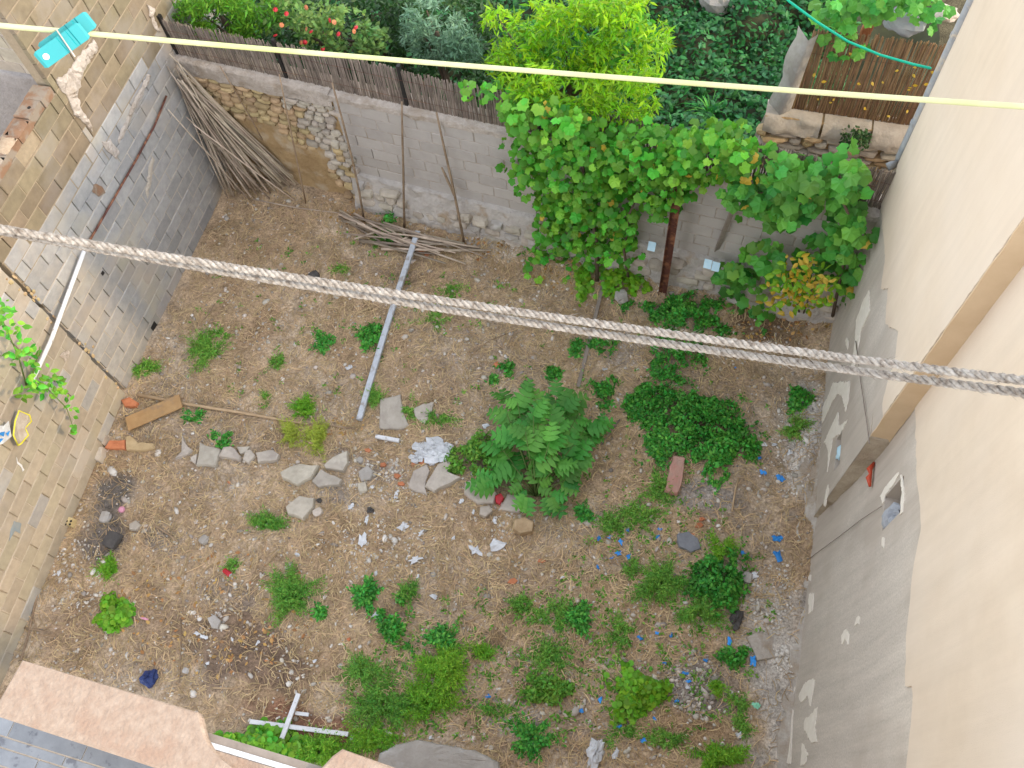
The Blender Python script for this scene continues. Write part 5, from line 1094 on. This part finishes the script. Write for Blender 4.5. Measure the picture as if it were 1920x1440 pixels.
W = [('fern', 385, 655, 42, 36, 'spreading feathery weed near the left wall', None, None, 1.4), ('fern', 410, 630, 25, 14, 'sparse sprig at the upper end of the spreading feathery weed', None, .08, 1), ('fern', 605, 645, 20, 16, 'star shaped dark rosette weed between wall and grey pole', L_clover, .06, 2),
     ('clover', 697, 635, 24, 26, 'dark leafy weed touching the middle of the grey pole', L_clover, .14, 1), ('fern', 703, 747, 17, 16, 'small weed right of the lower end of the grey pole', None, .1, 2), ('fern', 771, 765, 9, 20, 'thin weed between the two pale flagstones', None, .1, 2), ('fern', 570, 765, 26, 26, 'yellowish fern weed above the timber pole', L_weedb, .16, 1.4),
     ('fern', 595, 825, 26, 32, 'yellow tipped sprig weed by the cream angular stone', L_sprig, .3, 1.6), ('fern', 548, 812, 24, 22, 'yellow tipped sprig weed left of the larger yellow sprig', L_sprig, .25, 1.2), ('fern', 503, 985, 36, 24, 'mid green weed below the long pale stone', None, .12, 1.4), ('fern', 205, 1070, 22, 20, 'yellow green tufted weed in the burnt patch', L_weedb, .12, 2),
     ('round', 222, 1153, 30, 27, 'round leaved bright weed near the coping slab', L_weedb, .18, 1.6), ('fern', 548, 1112, 48, 46, 'large bushy weed left of centre near the red can', None, .26, 1.7), ('fern', 605, 1150, 16, 14, 'little bluish weed at the foot of the large bushy weed', L_clover, .08, 2), ('fern', 685, 1113, 22, 28, 'upright green weed left of the twin clumps', L_clover, .15, 1.8), ('clover', 740, 1170, 36, 42, 'dense green weed clump beside the white chip', L_clover, .2, 1.1), ('fern', 765, 1115, 18, 18, 'small weed at the top of the dense clump', None, .1, 2),
     ('fern', 828, 1198, 22, 20, 'dark fern weed above the bright mass', L_clover, .13, 2), ('fern', 680, 1260, 45, 35, 'loose weed patch left of the bright mass', None, .12, 1.1), ('fern', 720, 1320, 70, 50, 'wide green weed patch below the loose patch', None, .18, 1.5), ('fern', 700, 1385, 70, 26, 'low weed patch above the concrete slab', L_weedb, .14, 1.3), ('fern', 835, 1255, 45, 50, 'brightest yellow green weed mass near the bottom', L_weedb, .28, 1.9), ('fern', 800, 1320, 55, 45, 'bright weed patch right of the wide patch', L_weedb, .2, 1.4), ('fern', 905, 1225, 25, 16, 'yellow green sprig beside the soil hole', L_weedb, .12, 1.6),
     ('fern', 980, 1135, 26, 20, 'pale fern weed left of the middle patch', None, .1, 1.5), ('fern', 1035, 1155, 34, 32, 'mid green fern weed in the middle', None, .15, 1.4), ('fern', 1085, 1160, 24, 26, 'spiky green weed right of the middle fern', L_clover, .14, 1.6), ('fern', 1030, 1230, 62, 38, 'thin spread of weeds below the middle fern', None, .08, .8), ('clover', 1035, 1290, 45, 45, 'rounded leafy patch below the thin spread', L_weed, .14, .8), ('fern', 1000, 1385, 40, 30, 'dark trailing weed at the bottom edge', L_clover, .12, 1.2), ('fern', 1165, 1185, 30, 36, 'sparse bluish weed between middle fern and right clumps', None, .08, 1),
     ('round', 1195, 1300, 52, 40, 'round leaved weed patch left of the dark gravel', L_weedb, .16, 1.2), ('fern', 1240, 1095, 58, 42, 'wide green weed left of the dark clump', None, .18, 1.5), ('clover', 1350, 1090, 48, 55, 'dense dark weed clump below the slate plate', L_clover, .28, 1.2), ('fern', 1310, 1150, 45, 30, 'lower green weed under the dark clump', None, .16, 1.5), ('fern', 1352, 1030, 28, 28, 'bright spiky weed right of the slate plate', L_weedb, .16, 2), ('fern', 1200, 965, 48, 26, 'loose weed between brick and lobed plant', None, .1, 1.1), ('fern', 1235, 915, 34, 34, 'weed beside the faded pink brick', None, .12, 1.2), ('fern', 1150, 985, 28, 18, 'small weed above the blue scraps', None, .1, 1.3), ('fern', 1095, 965, 14, 14, 'single small weed right of the lobed plant foot', L_clover, .1, 2), ('fern', 1185, 1060, 14, 30, 'narrow weed among the blue scraps', None, .1, 1.2),
     ('clover', 1375, 1230, 22, 17, 'small dark weed near the longest blue scrap', L_clover, .14, 1.3), ('fern', 1345, 1420, 58, 24, 'green weed patch at the bottom near the peeling wall', L_weedb, .2, 1.6), ('fern', 1378, 1325, 18, 18, 'small weed below the mint scrap', None, .1, 1.6), ('fern', 1393, 1355, 14, 20, 'small dark weed left of the plaster crust', None, .1, 1.6), ('fern', 1345, 1290, 16, 14, 'yellowish little weed in the dark gravel', L_weedb, .08, 1.6), ('fern', 1250, 1385, 40, 14, 'grassy weed near the white bag', None, .08, 1),
     ('clover', 1290, 790, 95, 62, 'largest dense dark green clump right of centre', L_clover, .28, 1.15), ('clover', 1345, 845, 70, 42, 'front half of the large dark green clump', L_clover, .22, 1.1), ('clover', 1205, 760, 45, 35, 'left lobe of the large dark green clump', L_clover, .18, 1), ('clover', 1280, 590, 85, 36, 'dense green patch between rusty post and rope', L_clover, .22, 1.1), ('clover', 1265, 665, 52, 36, 'green patch just below the rope', L_clover, .2, .9), ('clover', 1130, 738, 28, 22, 'small leafy clump left of the large clump', L_clover, .14, 1.1), ('clover', 1130, 650, 30, 12, 'low weed beside the batten', L_clover, .08, 1),
     ('clover', 1497, 748, 20, 22, 'leafy weed at the foot of the peeling wall', L_clover, .14, 1.2), ('fern', 1490, 800, 26, 22, 'feathery weed at the foot of the peeling wall', None, .14, 1.4), ('clover', 890, 862, 46, 32, 'small dense bush beside the lobed plant', L_weed, .34, 1.5), ('fern', 820, 785, 40, 16, 'grassy streak left of the lobed plant', None, .06, .9), ('fern', 850, 545, 35, 14, 'faint grass above the rope', None, .04, .5), ('fern', 820, 600, 40, 18, 'faint grass below the rope', None, .05, .6), ('fern', 520, 680, 18, 14, 'thin weed right of the spreading feathery weed', None, .06, 1), ('fern', 365, 782, 17, 13, 'small green weed under the plank end', L_clover, .1, 2), ('fern', 415, 825, 18, 13, 'small green weed behind the stone row', L_clover, .1, 2), ('fern', 503, 747, 16, 10, 'tiny pale weed by the white pebble', None, .06, 1.5),
     ('clover', 948, 692, 14, 12, 'tiny round weed right of the red lump', L_clover, .08, 1.6), ('clover', 927, 711, 9, 8, 'tiniest round weed below the red lump', L_clover, .06, 1.6), ('clover', 1038, 702, 13, 12, 'tiny round weed above the lobed plant', L_clover, .08, 1.6), ('clover', 1080, 655, 11, 16, 'tiny weed left of the batten', L_clover, .08, 1.6), ('fern', 270, 690, 40, 14, 'trailing green weed along the foot of the cracked wall', None, .1, 1.3), ('fern', 735, 445, 18, 14, 'weed under the broken cane heap', L_clover, .1, 1.6), ('fern', 710, 450, 14, 22, 'thin weed left of the broken cane heap', None, .08, 1), ('clover', 730, 408, 18, 12, 'dark weed behind the broken cane heap', L_clover, .16, 1.2), ('round', 1165, 530, 40, 22, 'young vine shoots on the soil left of the rusty post', L_weedb, .2, .9), ('round', 1095, 520, 14, 32, 'low vine shoot below the climber', L_weedb, .14, .9),
     ('fern', 930, 1330, 40, 12, 'faint grass near the concrete slab', None, .04, .6), ('fern', 1170, 1375, 60, 20, 'thin grass by the white bag', None, .05, .6), ('fern', 440, 1060, 14, 14, 'tiny weed right of the red can', None, .06, 1), ('fern', 640, 505, 20, 10, 'faint weed beside the grey pole above the rope', None, .05, .8)]
for a in W: weed(*a)
# leafy band between the near parapet and the white battens
c, P, out, r = dome(500, 1395, 90, 22, .15, 1500); P = P[:700]; lfr = thing('leafy_plant', 'broad leaved green plant band under the white battens', 'plant', c); leaf_parts(L_vine, P[:290], outN(290, 1., None, .35), RNG.uniform(.06, .12, 290), 'round', lfr); tag(leaf_obj('foliage', L_weedb, P[290:], outN(len(P)-290, 1., None, .35), RNG.uniform(.06, .11, len(P)-290), 'round', lfr), kind='stuff')
weed('fern', 600, 1410, 70, 30, 'yellow green grassy weed right of the white batten cross', L_weedb, .16, 1.4)

# ================================================================== LITTER: straw, pebbles, chips, fallen leaves
def inyard(n, seed=0):
    x = RNG.uniform(-7.3, 2.0, n); y = RNG.uniform(.2, 7.6, n); return x, y
def straw(n):
    x, y = inyard(n*2); d = .25+.9*vnoise(x*1.6, y*1.6, 51)+.4*vnoise(x*5, y*5, 52); d = np.where(x > .9, d*.55, d)
    for (bx, by, brx, bry) in ((205, 935, .6, .4), (195, 1010, .4, .55), (470, 1225, .9, .4), (600, 1360, .7, .25), (1290, 1280, .6, .5), (1330, 930, .5, .3), (1470, 1300, .5, 1.2), (700, 880, .6, .3)): d = d*(1-.7*blob(x, y, bx, by, brx, bry, int(bx) % 17))
    k = RNG.random(len(x))*1.35 < d; x, y = x[k][:n], y[k][:n]; n = len(x)
    a = vnoise(x*2.2, y*2.2, 53)*9+RNG.normal(0, .9, n); L_ = RNG.gamma(3, .03, n)+.03; cv = RNG.normal(0, 1.2, n); wd = RNG.uniform(.002, .0052, n); lift = RNG.uniform(.002, .03, n)
    V = np.zeros((n, 8, 3)); px, py, t = x.copy(), y.copy(), a.copy()
    for i in range(4):
        z = gh(px, py)+.006+lift*math.sin(math.pi*(i+.4)/3.8); s = np.stack([-np.sin(t), np.cos(t)], -1)*wd[:, None]*(1 if 0 < i < 3 else .6)
        V[:, i*2, 0] = px-s[:, 0]; V[:, i*2, 1] = py-s[:, 1]; V[:, i*2, 2] = z; V[:, i*2+1, 0] = px+s[:, 0]; V[:, i*2+1, 1] = py+s[:, 1]; V[:, i*2+1, 2] = z+.001
        px = px+np.cos(t)*L_/3; py = py+np.sin(t)*L_/3; t = t+cv/3
    f = np.array([[0, 1, 3, 2], [2, 3, 5, 4], [4, 5, 7, 6]]); F = (f[None]+(np.arange(n)*8)[:, None, None]).reshape(-1, 4)
    tag(link('straw_litter', bigmesh('straw_litter', V.reshape(-1, 3), F), M_straw), 'dry straw and grass stalks strewn over the soil', 'straw', kind='stuff')
straw(42000)
t_ = (1+5**.5)/2; ICO = np.array([(-1, t_, 0), (1, t_, 0), (-1, -t_, 0), (1, -t_, 0), (0, -1, t_), (0, 1, t_), (0, -1, -t_), (0, 1, -t_), (t_, 0, -1), (t_, 0, 1), (-t_, 0, -1), (-t_, 0, 1)])/1.9
ICF = np.array([(0, 11, 5), (0, 5, 1), (0, 1, 7), (0, 7, 10), (0, 10, 11), (1, 5, 9), (5, 11, 4), (11, 10, 2), (10, 7, 6), (7, 1, 8), (3, 9, 4), (3, 4, 2), (3, 2, 6), (3, 6, 8), (3, 8, 9), (4, 9, 5), (2, 4, 11), (6, 2, 10), (8, 6, 7), (9, 8, 1)])
def pebbles(name, x, y, s, m, label, cat, flat=.6):
    n = len(x); a = RNG.uniform(0, 6.28, n); sx = s*RNG.uniform(.8, 1.5, n); sy = s*RNG.uniform(.6, 1, n); szz = s*RNG.uniform(.4, .8, n)*flat*1.4
    V = ICO[None]*(1+RNG.normal(0, .12, (n, 12, 1))); X = V[..., 0]*sx[:, None]; Y = V[..., 1]*sy[:, None]
    W_ = np.stack([x[:, None]+X*np.cos(a)[:, None]-Y*np.sin(a)[:, None], y[:, None]+X*np.sin(a)[:, None]+Y*np.cos(a)[:, None], (gh(x, y)+szz*.35)[:, None]+V[..., 2]*szz[:, None]], -1)
    F = ICF[None]+(np.arange(n)*12)[:, None, None]
    tag(link(name, bigmesh(name, W_.reshape(-1, 3), F.reshape(-1, 3)), m), label, cat, kind='stuff')
x, y = inyard(7000); k = RNG.random(7000) < .25+.9*vnoise(x*1.4, y*1.4, 61); pebbles('pebble_litter', x[k], y[k], RNG.gamma(2, .006, k.sum())+.005, M_peb, 'small stones and clods scattered over the soil', 'pebbles')
x, y = inyard(5200); k = RNG.random(5200) < .1+.8*vnoise(x*1.7, y*1.7, 62)*np.where(y < 3.6, 1, .55); pebbles('white_pebble_litter', x[k], y[k], RNG.gamma(2, .0045, k.sum())+.0055, M_chip, 'small white pebbles and shell bits scattered over the soil', 'pebbles')
for (px, py, rx, ry, n, l) in ((1480, 1238, 30, 28, 260, 'heap of white plaster crumbs against the peeling wall'), (1300, 1280, 50, 60, 500, 'pale gravel in the dark patch near the peeling wall'), (740, 900, 90, 40, 260, 'white rubble crumbs below the white plastic heap'), (1440, 1120, 50, 60, 160, 'plaster crumbs right of the dark clump'), (150, 1080, 50, 70, 160, 'rubble crumbs at the foot of the sunlit wall'), (1480, 850, 35, 90, 160, 'plaster crumbs beside the large clump'), (950, 980, 60, 30, 110, 'stone chips below the lobed plant'), (500, 1180, 170, 90, 110, 'white crumbs strewn on the dark soil near the battens'), (720, 1030, 130, 60, 240, 'white crumbs in the dry grass below the rubble row')):
    u, v, r = ell_px([(px, py, rx, ry)], n); P = np.array([G(a, b) for a, b in zip(u, v)]); pebbles('rubble_crumbs', P[:, 0], P[:, 1], RNG.gamma(2, .0045, n)+.005, M_chip if n != 500 else M_peb, l, 'rubble')
u, v, r = ell_px([(1150, 470, 110, 35), (1450, 590, 110, 50), (900, 460, 50, 25), (680, 400, 60, 25), (1060, 520, 70, 30), (640, 800, 60, 18), (400, 1150, 200, 120, .2)], 900); P = np.array([GG(a, b, .015) for a, b in zip(u, v)])
tag(leaf_obj('fallen_leaves', L_ydry, P, outN(900, 1., None, .35), RNG.uniform(.03, .075, 900), 'ovate'), 'orange brown fallen leaves under the climbers', 'leaves', kind='stuff')
u, v, r = ell_px([(1150, 470, 90, 25), (650, 800, 40, 12), (700, 355, 30, 20), (790, 400, 90, 20)], 60)
for a, b, i in zip(u, v, range(12)): blades('dry_tuft', GG(a, b), 14, .2, .003, M_straw, 'tuft of dry brown grass at the foot of the walls', 'grass', 1.2, 'dry grass tufts')

# tiny sprouts
def sprouts():
    u, v, r = ell_px([(1250, 1150, 200, 230, 1.2), (950, 1250, 250, 150, 1), (600, 600, 250, 180, .35), (1150, 800, 300, 200, .35), (850, 560, 150, 60, .8), (800, 1290, 150, 100, 1), (1050, 1200, 120, 120, 1)], 1000); LP = []; LD = []
    for a, b in zip(u, v):
        c = GG(a, b, .01); s = random.uniform(.01, .05)
        for k in range(random.randint(5, 12)):
            t = random.uniform(0, 6.28); d = np.array([math.cos(t), math.sin(t), random.uniform(.1, .8)]); LP.append(c+d*s*random.random()); LD.append(d)
    LP = np.array(LP); tag(leaf_obj('tiny_sprouts', L_weed, LP, outN(len(LP), 1., None, .5), RNG.uniform(.018, .05, len(LP)), 'ovate', None, np.array(LD)), 'tiny green sprouts dotted over the dry soil', 'sprouts', kind='stuff')
sprouts()
